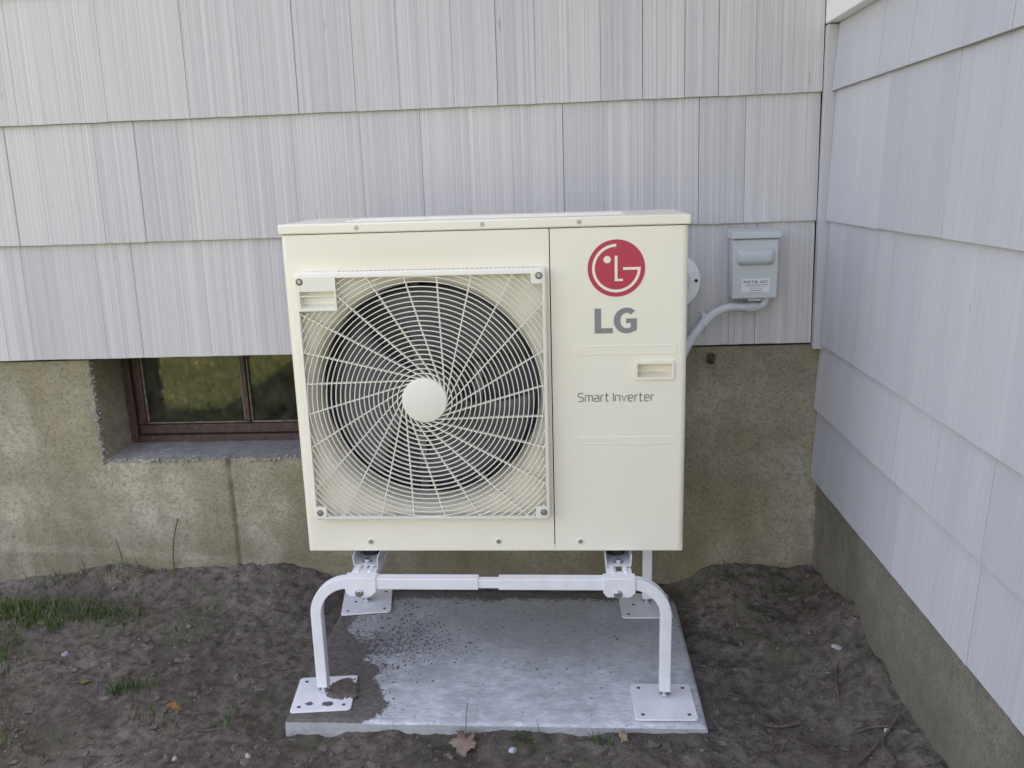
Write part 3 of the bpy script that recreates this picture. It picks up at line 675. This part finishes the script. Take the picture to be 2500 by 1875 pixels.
# fan behind the opening
fan = U(MB().cyl((CX, .075, CZ), .055, 'y', .06, 32).cyl((CX, .070, CZ), .045, 'y', .006, 32), 'fan', M['fan'])
for b in range(3):
    mb = MB(); nr, ntt = 9, 10; vv = []
    for i in range(nr):
        rad = .045+(.262-.045)*i/(nr-1); wd = math.radians(62+42*i/(nr-1)); a0 = math.radians(120*b+35)-.35*(i/(nr-1))
        for j in range(ntt):
            t_ = j/(ntt-1); a = a0+wd*t_; vv.append(ring_pt(a, rad, .150-.080*t_+.012*math.sin(math.pi*t_)))
    mb.add(vv, [(i*ntt+j, i*ntt+j+1, (i+1)*ntt+j+1, (i+1)*ntt+j) for i in range(nr-1) for j in range(ntt-1)])
    o = U(mb, 'fan_blade', M['fan'], fan, fix=False); md = o.modifiers.new('thick', 'SOLIDIFY'); md.thickness = .004; md.offset = 0
for x in (.268, .425): U(MB().box((x, .185, .03), (x+.020, .200, .79)), 'motor_bracket', M['motor'])
U(MB().cyl((CX, .152, CZ), .06, 'y', .04, 28), 'fan_motor', M['motor'])

# fan grille
GX0, GX1, GZ0, GZ1 = .031, .624, .099, .7175; GF, GBk = -.031, -.0005
gr_ = MB(); fr_w = .009
ou = rrect(GX0, GZ0, GX1, GZ1, .012, 5); inn = rrect(GX0+fr_w, GZ0+fr_w, GX1-fr_w, GZ1-fr_w-.004, .005, 5); n = len(ou)
lay = [[(a, GBk, b) for a, b in ou], [(a, GF+.004, b) for a, b in ou], [(CX+(a-CX)*.9955, GF+.001, CZ+(b-CZ)*.9955) for a, b in ou], [(CX+(a-CX)*.990, GF, CZ+(b-CZ)*.990) for a, b in ou], [(a, GF, b) for a, b in inn], [(a, GF+.014, b) for a, b in inn]]
gr_.add([p for l_ in lay for p in l_], [(k*n+i, k*n+(i+1) % n, (k+1)*n+(i+1) % n, (k+1)*n+i) for k in range(len(lay)-1) for i in range(n)])
grille = U(gr_, 'fan_grille', M['grille'], ang=40)
def GU(mb, name, mt=None, **k): return U(mb, name, mt or M['grille'], grille, **k)
ix0, ix1, iz0, iz1 = GX0+fr_w, GX1-fr_w, GZ0+fr_w, GZ1-fr_w-.004
# corner bosses with their screw holes
bs_ = .030
for bx, bz, hx, hz in ((ix1-bs_+.004, iz1-bs_+.006, ix1-.007, iz1-.005), (ix1-bs_+.004, iz0-.002, ix1-.007, iz0+.011), (ix0-.002, iz0-.002, ix0+.009, iz0+.011)):
    GU(MB().prism(rrect(bx, bz, bx+bs_-.003, bz+bs_-.003, .004), GF-.0008, GF+.012), 'corner_boss', bevel=.0008)
    GU(MB().cyl((hx, GF-.0009, hz), .0082, 'y', -.0006, 22), 'screw_hole', M['hole'])
    GU(MB().cyl((hx, GF-.0016, hz), .0055, 'y', -.0008, 18, .0045), 'screw', M['screw'])
# handle block at the upper left: plate with a pocket
bx0, bx1, bz0, bz1 = ix0-.002, .131, .627, iz1+.003
hb = MB(); xs_ = [bx0, .0445, .1275, bx1]; zz = [bz0, .6315, .6735, bz1]
for i in range(3):
    for j in range(3):
        if i == 1 and j == 1: continue
        hb.box((xs_[i], GF-.0012, zz[j]), (xs_[i+1], GF+.012, zz[j+1]))
GU(hb, 'handle_block')
GU(MB().add([(.0445, GF+.001, .6315), (.1275, GF+.001, .6315), (.1275, GF+.001, .6735), (.0445, GF+.001, .6735), (.0475, GF+.022, .641), (.1245, GF+.022, .641), (.1245, GF+.022, .6735), (.0475, GF+.022, .6735)],
   [(0, 1, 5, 4), (1, 2, 6, 5), (2, 3, 7, 6), (3, 0, 4, 7), (4, 5, 6, 7)]), 'handle_pocket', ang=20)
GU(MB().sweep([(.0446, GF+.003, .6620), (.1274, GF+.003, .6620)], sq(.005, .003, .001), up=(0, 0, 1)), 'pocket_bar')
GU(MB().cyl((.046, GF-.0013, .6965), .0082, 'y', -.0006, 22), 'screw_hole', M['hole'])
GU(MB().cyl((.046, GF-.0020, .6965), .0055, 'y', -.0008, 18, .0045), 'screw', M['screw'])
# hub plate
hb = MB(); nn = 64; prof = [(.0, GF-.0015), (.050, GF-.0015), (.0535, GF-.0005), (.055, GF+.002), (.055, GF+.012)]
vv = [(CX, prof[0][1], CZ)]
for rad, y in prof[1:]: vv += [ring_pt(2*math.pi*i/nn, rad, y) for i in range(nn)]
ff = [(0, 1+i, 1+(i+1) % nn) for i in range(nn)]
for k in range(len(prof)-2): ff += [(1+k*nn+i, 1+(k+1)*nn+i, 1+(k+1)*nn+(i+1) % nn, 1+k*nn+(i+1) % nn) for i in range(nn)]
hb.add(vv, ff); GU(hb, 'hub_plate')
def inside(x, z):
    return ix0-.001 < x < ix1+.001 and iz0-.001 < z < iz1+.001 and not (x < bx1-.001 and z > bz0+.001)
# concentric wires, cut by the frame
rad = .0665
while rad < .42:
    mb = MB(); N_ = 240; run = []; cut = False
    pts = [(2*math.pi*i/N_) for i in range(N_)]
    ok = [inside(CX+rad*math.cos(a), CZ+rad*math.sin(a)) for a in pts]
    pr = [(-.0010, -.0028), (.0010, -.0028), (.0010, .0028), (-.0010, .0028)]
    pr = [(-.00105, -.0026), (-.0005, -.0032), (.0005, -.0032), (.00105, -.0026), (.00105, .003), (-.00105, .003)]
    def arcs(run):
        if len(run) > 1:
            GU(MB().sweep([ring_pt(a, rad, GF+.0048) for a in run], pr, up=(0, 1, 0)), 'grille_ring')
    if all(ok): mb.sweep([ring_pt(a, rad, GF+.0048) for a in pts], pr, closed=True, up=(0, 1, 0))
    elif any(ok):
        st = ok.index(False); run = []
        for t_ in range(N_+1):
            i = (st+t_) % N_
            if ok[i] and t_ < N_: run.append(pts[i]+(2*math.pi if st+t_ >= N_ else 0))
            else: arcs(run); run = []
    else: break
    if mb.v: GU(mb, 'grille_ring')
    rad += .01155
# 24 slanting spokes, tangent to the hub
dt = .049
for kk in range(24):
    a = 2*math.pi*(kk+.08)/24; d = Vector((math.cos(a), math.sin(a))); s_ = Vector((math.sin(a), -math.cos(a)))     # passes clockwise of the hub centre
    c0 = Vector((CX, CZ))+s_*dt; p0 = c0+d*.018; tt = .018
    while inside(*(c0+d*tt)): tt += .0015
    p1 = c0+d*tt
    GU(MB().sweep([(p0.x, GF+.0105, p0.y), (p1.x, GF+.0105, p1.y)], [(-.0014, -.0055), (.0014, -.0055), (.0014, .0055), (-.0014, .0055)], up=(0, 1, 0)), 'grille_spoke')
# vent slots along the top edge of the grille
for i in range(43):
    x = .135+i*(.590-.135)/42
    GU(MB().box((x, GF+.013, GZ1-.0004), (x+.0072, GF+.021, GZ1+.0003)), 'vent_slot', M['hole'])
# rubber feet on the rails
for x in RAILX:
    for y in (.055, .285):
        U(MB().cyl((x+SXc-UX, y, -.0255), .022, 'z', .0278, 20), 'foot', M['rubber'])

# ------------------------------------------------------------------ things on the wall
bxo = empty('disconnect_box', (.622, .002, .962))
tag(bxo, 'grey metal electrical disconnect box with white sticker on the shingles', 'electrical box')
def B(mb, name, mt, parent=None, **k):
    mb.v = [(x-.622, y-.002, z-.962) for x, y, z in mb.v]; return mb.build(name, mt, parent or bxo, **k)
B(MB().box((.561, -.066, .964), (.683, -.001, 1.146)), 'back_case', M['box'], bevel=.004)
B(MB().box((.5575, -.074, .960), (.6865, -.020, 1.130)), 'front_cover', M['box'], bevel=.005, seg=3)
B(MB().add([(.552, -.012, 1.157), (.690, -.012, 1.157), (.690, -.083, 1.150), (.552, -.083, 1.150), (.552, -.012, 1.131), (.690, -.012, 1.131), (.690, -.083, 1.1315), (.552, -.083, 1.1315)],
    [(0, 1, 2, 3), (4, 5, 6, 7), (0, 1, 5, 4), (1, 2, 6, 5), (2, 3, 7, 6), (3, 0, 4, 7)]), 'rain_cap', M['box'], bevel=.002)
bu = MB(); n = 24; lays = []
for ins, y in ((0, -.0738), (.003, -.082), (.009, -.090), (.015, -.0925)): lays.append([(p[0], y, p[1]) for p in rrect(.5685+ins, 1.056+ins, .6755-ins, 1.104-ins, max(.014-ins*.5, .004), 5)])
n = len(lays[0]); bu.add([p for l_ in lays for p in l_], [(k*n+i, k*n+(i+1) % n, (k+1)*n+(i+1) % n, (k+1)*n+i) for k in range(3) for i in range(n)]+[tuple(3*n+i for i in range(n))])
B(bu, 'raised_bulge', M['box'], ang=60)
st_ = B(MB().box((.584, -.0748, .980), (.663, -.0741, 1.018)), 'sticker', M['label'])
text_mesh('N.E.T.R., LLC', .589-.622, 1.0045-.962, .069, -.0755-.002, M['ink'], 'sticker_lettering', st_, height=.0085, shear=.25, bold=.022)
for i, (a, b) in enumerate(((.594, .658), (.600, .652), (.606, .646), (.610, .642))):
    B(MB().box((a, -.0754, .9995-i*.0052), (b, -.0749, 1.0007-i*.0052)), 'print_line', M['ink'], st_) if i in (0, 3) else B(MB().box((a, -.0754, .9997-i*.0052), (b, -.0749, 1.0003-i*.0052)), 'print_line', M['ink'], st_)
B(MB().box((.604, -.078, .955), (.640, -.060, .9595)), 'hasp', M['box'], bevel=.001)
# conduit
con = empty('conduit', (.655, -.045, .950)); tag(con, 'grey flexible conduit curving from the box down behind the heat pump', 'conduit')
def Cn(mb, name, mt, **k): mb.v = [(x-.655, y+.045, z-.95) for x, y, z in mb.v]; return mb.build(name, mt, con, **k)
def bez(pts, n=10):
    """smooth path through points (Catmull-Rom)"""
    P = [Vector(p) for p in pts]; P = [2*P[0]-P[1]]+P+[2*P[-1]-P[-2]]; o = []
    for i in range(1, len(P)-2):
        for j in range(n):
            t_ = j/n; a, b, c, d = P[i-1:i+3]
            o.append(.5*((2*b)+(c-a)*t_+(2*a-5*b+4*c-d)*t_*t_+(3*b-a-3*c+d)*t_**3))
    return o+[P[-2]]
cpath = bez([(.640, -.043, .934), (.607, -.045, .933), (.565, -.046, .934), (.530, -.048, .925), (.500, -.055, .907), (.468, -.070, .878), (.435, -.10, .842), (.405, -.14, .80), (.375, -.19, .775), (.36, -.212, .77)], 8)
Cn(MB().tube(cpath, .0125, 14), 'hose', M['conduit'])
Cn(MB().tube(bez([(.659, -.043, .960), (.659, -.043, .951), (.654, -.043, .940), (.643, -.043, .935), (.628, -.043, .934)], 6), .0110, 14), 'elbow', M['conduit'])
Cn(MB().tube([(.634, -.0435, .9335), (.606, -.045, .9335)], .0155, 8), 'coupling_nut', M['conduit'], bevel=.001)
Cn(MB().cyl((.659, -.043, .9505), .0165, 'z', .008, 6), 'lock_nut', M['conduit'], bevel=.001)
kp = cpath[int(len(cpath)*.50)]; kq = cpath[int(len(cpath)*.50)+2]
Cn(MB().tube([kp, kp.lerp(kq, .9)], .0148, 16), 'clamp', M['conduit'])
MB_ = MB().box((kp.x-.006, kp.y+.005, kp.z+.004), (kp.x+.006, .006, kp.z+.024)); Cn(MB_, 'clamp_tab', M['conduit'], bevel=.001)
# wall flange and line pipe
fl = empty('wall_flange', (.398, .002, 1.008)); tag(fl, 'round white plastic wall flange partly hidden behind the heat pump', 'wall flange')
def Fl(mb, name, mt, **k): mb.v = [(x-.398, y-.002, z-1.008) for x, y, z in mb.v]; return mb.build(name, mt, fl, **k)
Fl(MB().cyl((.398, .010, 1.008), .084, 'y', -.016, 64, .0815), 'disc', M['pvc'], bevel=.002)
Fl(MB().cyl((.398, -.0065, 1.008), .050, 'y', -.010, 40, .046), 'collar', M['conduit'], bevel=.002)
for a in (0, 120, 240): Fl(MB().cyl((.398+.068*math.cos(math.radians(a)), -.0061, 1.009+.068*math.sin(math.radians(a))), .0050, 'y', -.0018, 14), 'screw', M['rubber'])
lp = empty('line_pipe', (.398, -.02, 1.008)); tag(lp, 'insulated white pipe leaving the wall flange behind the heat pump', 'pipe')
e = MB().tube(bez([(.398, -.0168, 1.008), (.396, -.06, 1.003), (.385, -.10, .97), (.375, -.13, .88), (.37, -.16, .80), (.365, -.19, .74), (.362, -.212, .72)], 8), .030, 16)
e.v = [(x-.398, y+.02, z-1.008) for x, y, z in e.v]; e.build('insulation', M['pvc'], lp)
# rusty stub in the foundation
ps = MB().tube([(.517, .03, .779), (.515, -.004, .772), (.512, -.012, .765)], .012, 12)
M['rust'] = leafy('rusty_iron', (.06, .045, .036), (.11, .08, .06), 60, .9)
st = ps.build('pipe_stub', M['rust']); tag(st, 'small dark rusty pipe stub in the concrete below the shingles', 'pipe')

# ------------------------------------------------------------------ litter and plants on the ground
def leaf(name, label, x, y, size, rotz, cols, lobes=5, curl=.25, stem=True, tilt=(0, 0), group=None, zoff=.004):
    mb = MB(); n = 60; pts = []
    for i in range(n):
        a = 2*math.pi*i/n
        if lobes == 5:
            base_ = .42+.30*abs(math.cos(2.5*(a-math.pi/2)))**1.6+.28*max(0, math.cos(a-math.pi/2))**1.5; base_ *= 1+.10*math.cos(17*a)*(a != 0)
            if abs(a-1.5*math.pi) < .25: base_ *= .55
        else: base_ = .30+.55*abs(math.cos(a-math.pi/2))**1.5
        pts.append((base_*math.cos(a), base_*math.sin(a)))
    def zc(p, q): return curl*(p*p*.9-.25*q*q+.22*math.sin(3*p+2*q))*1.0
    v = [(0, 0, zc(0, 0))]
    for k in (.5, 1): v += [(p*k, q_*k, zc(p*k, q_*k)) for p, q_ in pts]
    fs = [(0, 1+i, 1+(i+1) % n) for i in range(n)]+[(1+i, 1+n+i, 1+n+(i+1) % n, 1+(i+1) % n) for i in range(n)]
    mb.add(v, fs)
    if stem: mb.tube([(0, -.15, zc(0, -.15)-.01), (0.03, -.55, zc(0, -.3)+.05), (.10, -1.0, .12)], .02, 5)
    mb.v = [(a*size, b*size, c*size) for a, b, c in mb.v]
    m = leafy('leaf_'+name, *cols, sc=40)
    o = mb.build(name, m, None, fix=False, ang=60); md = o.modifiers.new('thick', 'SOLIDIFY'); md.thickness = .0006
    o.location = (x, y, float(gh(x, y))+zoff); o.rotation_euler = (math.radians(tilt[0]), math.radians(tilt[1]), rotz)
    tag(o, label, 'leaf', group); return o
tan = ((.30, .21, .14), (.20, .135, .09))
leaf('fallen_leaf', 'small curled orange leaf on the bare soil left of the slab', -.957, -.641, .030, .9, ((.33, .15, .04), (.22, .09, .03)), 1, .55, True, (12, -10))
leaf('maple_leaf', 'tan maple leaf with upright stem against the front edge of the slab', -.176, -.782, .043, math.pi*.93, ((.27, .20, .145), (.20, .145, .105)), 5, .55, False, (-26, 8), zoff=.016)
_b = (-.177, -.753, float(gh(-.177, -.753))+.012)
stem = bpy.data.objects['maple_leaf']
e = MB().tube([(0, -.012, .002), (.001, -.030, .010), (.004, -.058, .020), (.006, -.085, .022)], .0011, 6); e.build('stem', M['straw'], stem)
leaf('fallen_leaf', 'brown curled leaf in the dark corner between slab and side wall', .760, -.235, .030, 2.2, ((.22, .13, .095), (.15, .09, .065)), 1, .4, True, (10, 10))
leaf('fallen_leaf', 'small tan leaf scrap on the soil before the slab near the broad foot plate', .201, -.765, .022, .4, ((.36, .26, .16), (.24, .17, .11)), 1, .5, False, (35, 5))
leaf('fallen_leaf', 'tiny round brown leaf on the soil beside the side foundation', .745, -.405, .016, 1.2, ((.27, .19, .14), (.19, .13, .10)), 1, .4, True, (5, 12))
leaf('fallen_leaf', 'yellow green leaf scrap on the soil near the grass', -1.26, -.52, .020, 2.6, ((.22, .19, .06), (.16, .13, .05)), 1, .4, False, (8, 8))
def pebble(x, y, s_, label, c, name='pebble', cat='stone', dz=.3):
    bm = bmesh.new(); bmesh.ops.create_icosphere(bm, subdivisions=2, radius=1); rs = random.random()*50
    for v in bm.verts: v.co *= 1+.95*float(fbm(np.array(v.co.x*1.7+rs), np.array(v.co.y*1.7+v.co.z), 3))
    for v in bm.verts: v.co = Vector((v.co.x*s_[0], v.co.y*s_[1], v.co.z*s_[2]))
    me = bpy.data.meshes.new(name); bm.to_mesh(me); bm.free(); me.polygons.foreach_set('use_smooth', [True]*len(me.polygons))
    me.materials.append(leafy(name+'_stone', c, tuple(q*.7 for q in c), 90, .8)); o = bpy.data.objects.new(name, me); col.objects.link(o)
    o.location = (x, y, float(gh(x, y))+s_[2]*dz); o.rotation_euler = (0, 0, random.random()*6); tag(o, label, cat); return o
pebble(-1.409, -.377, (.010, .010, .008), 'round pale bluish pebble in the grass by the house', (.44, .44, .52))
pebble(-.689, -.828, (.007, .011, .006), 'oval light grey pebble on the soil near the slab corner', (.42, .42, .40))
pebble(-.062, -.800, (.011, .010, .008), 'pale blue white stone chip before the middle of the slab', (.50, .53, .57))
pebble(.775, -.480, (.014, .010, .005), 'jagged white stone chip beside the side foundation', (.46, .45, .43))
pebble(.79, -.80, (.007, .006, .006), 'tiny white pebble by the forked twig', (.46, .46, .44))
pebble(-1.02, -.60, (.011, .010, .008), 'reddish brown stone beside the orange leaf', (.17, .13, .12))
pebble(-.86, -.845, (.007, .006, .006), 'small grey white pebble alone at the bottom of the bare soil', (.45, .44, .42))
def twig(name, label, paths, rad, mt='straw', cat='twig'):
    mb = MB(); c = paths[0][0]
    for P in paths:
        pp = []
        for (x, y, dz) in P: pp.append((x-c[0], y-c[1], float(gh(x, y))+dz-float(gh(c[0], c[1]))))
        mb.tube(bez(pp, 5), rad, 6)
    o = mb.build(name, M[mt]); o.location = (c[0], c[1], float(gh(c[0], c[1]))); tag(o, label, cat); return o
M['twig'] = leafy('twig_bark', (.095, .075, .062), (.15, .12, .10), 60, .9)
twig('twig', 'forked brown twig lying against the side foundation', [[(.835, -.76, .02), (.80, -.80, .010), (.755, -.84, .006), (.70, -.88, .006)], [(.775, -.82, .008), (.765, -.86, .008), (.77, -.92, .006)], [(.80, -.80, .010), (.765, -.77, .010), (.72, -.765, .006)]], .0028, 'twig')
twig('root', 'thin pale root rising from the soil below the white stone chip', [[(.770, -.515, .002), (.758, -.54, .006), (.747, -.575, .008), (.738, -.61, .006), (.735, -.64, .001)]], .0020, 'straw', 'root')
twig('twig', 'short flat brown twig on the soil between slab and side wall', [[(.545, -.69, .005), (.585, -.695, .007), (.63, -.69, .005)]], .0040, 'twig')
twig('twig', 'thin straw coloured twig on bare soil near the slab corner', [[(-.86, -.73, .004), (-.835, -.722, .006), (-.80, -.716, .004)]], .0015, 'straw')
twig('twig', 'pale thin twig on the soil heap by the back foundation', [[(-1.42, -.015, .010), (-1.38, -.02, .012), (-1.33, -.022, .008)]], .0018, 'straw')
twig('weed_stem', 'single green weed stem standing against the back foundation', [[(-1.235, -.012, 0), (-1.232, -.010, .06), (-1.222, -.006, .12), (-1.205, .000, .175)]], .0022, 'grass', 'weed')
twig('weed_stem', 'short thin dark weed stem leaning on the back foundation', [[(-1.405, -.012, 0), (-1.412, -.008, .045), (-1.425, -.004, .09)]], .0016, 'grass', 'weed')

def blades(name, P, hgt, wid, mt, label, cat, lean=.5):
    k = len(P); a = rng.random(k)*2*math.pi; h = hgt[0]+(hgt[1]-hgt[0])*rng.random(k); w_ = wid*(.6+.8*rng.random(k)); ln = lean*(.2+rng.random(k))*h
    z = gh(P[:, 0], P[:, 1])-.003; d = np.stack([np.cos(a), np.sin(a)], 1); s_ = np.stack([-np.sin(a), np.cos(a)], 1)
    def row(t_, ww): 
        c = P+d*(ln*t_**1.8)[:, None]; zz_ = z+h*np.maximum(t_-.25*(lean)*t_**2, .02)
        return np.concatenate([c+s_*(w_*ww)[:, None], zz_[:, None]], 1)
    V = np.stack([row(np.zeros(k), 1), row(np.zeros(k), -1), row(np.full(k, .55), .8), row(np.full(k, .55), -.8), row(np.ones(k), 0)], 1).reshape(-1, 3)
    b = np.arange(k)[:, None]*5; F = np.concatenate([b+[0, 1, 3], b+[0, 3, 2], b+[2, 3, 4]], 1).reshape(-1, 3)
    o = np_mesh(name, V, F, M[mt]); tag(o, label, cat, kind='stuff'); return o
def clump(cx, cy, sx_, sy_, k): return np.stack([rng.normal(cx, sx_, k), rng.normal(cy, sy_, k)], 1)
def okpts(P): 
    P = P[(P[:, 1] < .005) & (P[:, 0] < .84)]
    return P[~((P[:, 0] > PX0-.01) & (P[:, 0] < PX1+.01) & (P[:, 1] > PY0-.01) & (P[:, 1] < PY1+.05))]
G = [clump(-1.76, -.16, .10, .05, 1500), clump(-1.46, -.205, .09, .025, 260), clump(-1.33, -.22, .07, .02, 160), clump(-1.60, -.23, .05, .02, 170), clump(-1.50, -.26, .015, .012, 60),
     clump(-1.70, -.36, .09, .05, 420), clump(-1.64, -.46, .08, .04, 200), clump(-1.50, -.72, .06, .05, 160), clump(-1.12, -.565, .035, .014, 120), clump(-1.38, -.80, .06, .04, 120),
     clump(-1.5, -.03, .12, .012, 90), clump(-1.1, -.10, .10, .03, 40), clump(-.80, -.70, .03, .015, 40), clump(-.03, -.765, .02, .008, 40), clump(.15, -.775, .02, .008, 20), clump(.55, -.05, .06, .02, 60),
     np.stack([rng.uniform(-2.0, .8, 220), rng.uniform(-1.1, -.03, 220)], 1), clump(-1.85, -.30, .12, .10, 500), clump(-1.05, -.30, .10, .05, 50), clump(-1.78, -.62, .10, .10, 220), clump(-1.0, -.70, .05, .03, 40), clump(-1.5, -.14, .10, .02, 80)]
blades('grass', okpts(np.concatenate(G)), (.012, .055), .0013, 'grass', 'sparse green grass tufts growing in the soil by the back foundation', 'grass', .7)
LP = np.stack([rng.uniform(-5.5, -.8, 42000), rng.uniform(-5.5, -1.35, 42000)], 1)
LP = LP[rng.random(len(LP)) < smooth(1.3, 2.0, -LP[:, 1])*(.35+1.1*vnoise(LP[:, 0]*4, LP[:, 1]*4))]
blades('lawn_grass', LP, (.03, .075), .0030, 'lawn', 'short patchy lawn grass out in the yard', 'grass', .6)
S_ = np.concatenate([clump(-1.62, -.13, .16, .04, 260), clump(-1.2, -.12, .2, .06, 120), np.stack([rng.uniform(-2, .82, 700), rng.uniform(-1.1, -.02, 700)], 1), clump(.62, -.82, .12, .06, 120)])
S_ = okpts(S_)
o = blades('straw_litter', S_, (.012, .040), .0007, 'straw', 'loose bits of dry straw scattered over the soil', 'straw', 2.4)
# clods and crumbs of soil
def lumps(name, P, size, mt, label, cat, flat=.6):
    bm = bmesh.new(); bmesh.ops.create_icosphere(bm, subdivisions=1, radius=1); bv = np.array([v.co[:] for v in bm.verts]); bf = np.array([[v.index for v in fc.verts] for fc in bm.faces]); bm.free()
    k = len(P); s_ = size; z = gh(P[:, 0], P[:, 1])
    J = 1+.55*(rng.random((k, len(bv)))-.5)*2
    sc = np.stack([s_*(.7+.7*rng.random(k)), s_*(.7+.7*rng.random(k)), s_*flat*(.6+.6*rng.random(k))], 1)
    V = bv[None]*J[:, :, None]*sc[:, None, :]; a = rng.random(k)*6.28; c, s2 = np.cos(a)[:, None], np.sin(a)[:, None]
    V = np.stack([V[:, :, 0]*c-V[:, :, 1]*s2, V[:, :, 0]*s2+V[:, :, 1]*c, V[:, :, 2]], -1)
    V += np.stack([P[:, 0], P[:, 1], z+sc[:, 2]*.05], 1)[:, None, :]
    F = (bf[None]+np.arange(k)[:, None, None]*len(bv)).reshape(-1, 3)
    o = np_mesh(name, V.reshape(-1, 3), F, M[mt], False); tag(o, label, cat, kind='stuff'); return o
P = np.stack([rng.uniform(-2.0, .84, 9000), rng.uniform(-1.12, .005, 9000)], 1); P = P[rng.random(len(P)) < .25+1.2*np.clip(vnoise(P[:, 0]*5, P[:, 1]*5)-.35, 0, 1)]; P = okpts(P)
lumps('soil_clods', P, .0015+.0115*rng.random(len(P))**7, 'clod', 'crumbs and clods of dark soil strewn over the bare ground', 'soil')
sel = rng.random(60000); ix_ = rng.integers(0, PXg.size, 60000); pk_ = np.clip(speck.ravel()[ix_]-.12, 0, 1)**1.5; ix_ = ix_[sel < pk_*1.1]
P = np.stack([PXg.ravel()[ix_]+pad_c[0]+rng.normal(0, .003, len(ix_)), PYg.ravel()[ix_]+pad_c[1]+rng.normal(0, .003, len(ix_))], 1)
P = P[(P[:, 0] > PX0+.01) & (P[:, 1] < PY1-.01) & (P[:, 1] > PY0+.02)]
_gh = gh; gh = lambda x, y: pad_z(x)+.0006
lumps('soil_crumbs', P, .0007+.0022*rng.random(len(P))**3, 'clod', 'dark soil crumbs scattered over the dirty part of the concrete slab', 'soil', .7)
gh = _gh
M['grit'] = leafy('pale_grit', (.33, .30, .26), (.20, .18, .16), 90, .8)
P = okpts(np.stack([rng.uniform(-2.0, .84, 1100), rng.uniform(-1.12, .005, 1100)], 1)); lumps('grit', P, .0009+.0022*rng.random(len(P))**3, 'grit', 'pale grit and tiny stones in the soil', 'gravel', .7)
# soil spilled on the foot plate and slab
def smear(name, cx, cy, rx, ry, zt, label, seed):
    nx_, ny_ = 40, 40; xs__ = np.linspace(-1.3, 1.3, nx_); A_, B_ = np.meshgrid(xs__, xs__)
    rr_ = np.sqrt(A_**2+B_**2)+1.0*fbm(A_*1.6+seed*3.3, B_*1.6+seed, 4)+.35*fbm(A_*7+seed, B_*7, 3)+.05
    H = np.where(rr_ < 1, .0022*np.sqrt(np.clip(1-rr_, 0, 1))+.0008*fbm(A_*9, B_*9, 3), -.001)
    ix = np.arange(nx_*ny_).reshape(ny_, nx_); F = np.stack([ix[:-1, :-1], ix[:-1, 1:], ix[1:, 1:], ix[1:, :-1]], -1).reshape(-1, 4); keep = (rr_.ravel()[F] < 1.02).any(1)
    F = F[keep]; us = np.unique(F); mp = np.full(nx_*ny_, -1); mp[us] = np.arange(len(us))
    V = np.stack([cx+A_*rx, cy+B_*ry, zt+H], -1).reshape(-1, 3)[us]
    o = np_mesh(name, V, mp[F], M['clod']); tag(o, label, 'soil', kind='stuff')
pz = pad_z(-.53)+.0084
smear('soil_patch', -.513, -.606, .042, .050, pz, 'dark wet soil smear on the dirty foot plate beside the leg', 1)
smear('soil_patch', -.537, -.672, .013, .010, pz, 'small spot of soil at the middle edge of the dirty foot plate', 5)
smear('soil_patch', -.585, -.672, .010, .008, pz, 'tiny soil spot near a bolt hole of the dirty foot plate', 9)
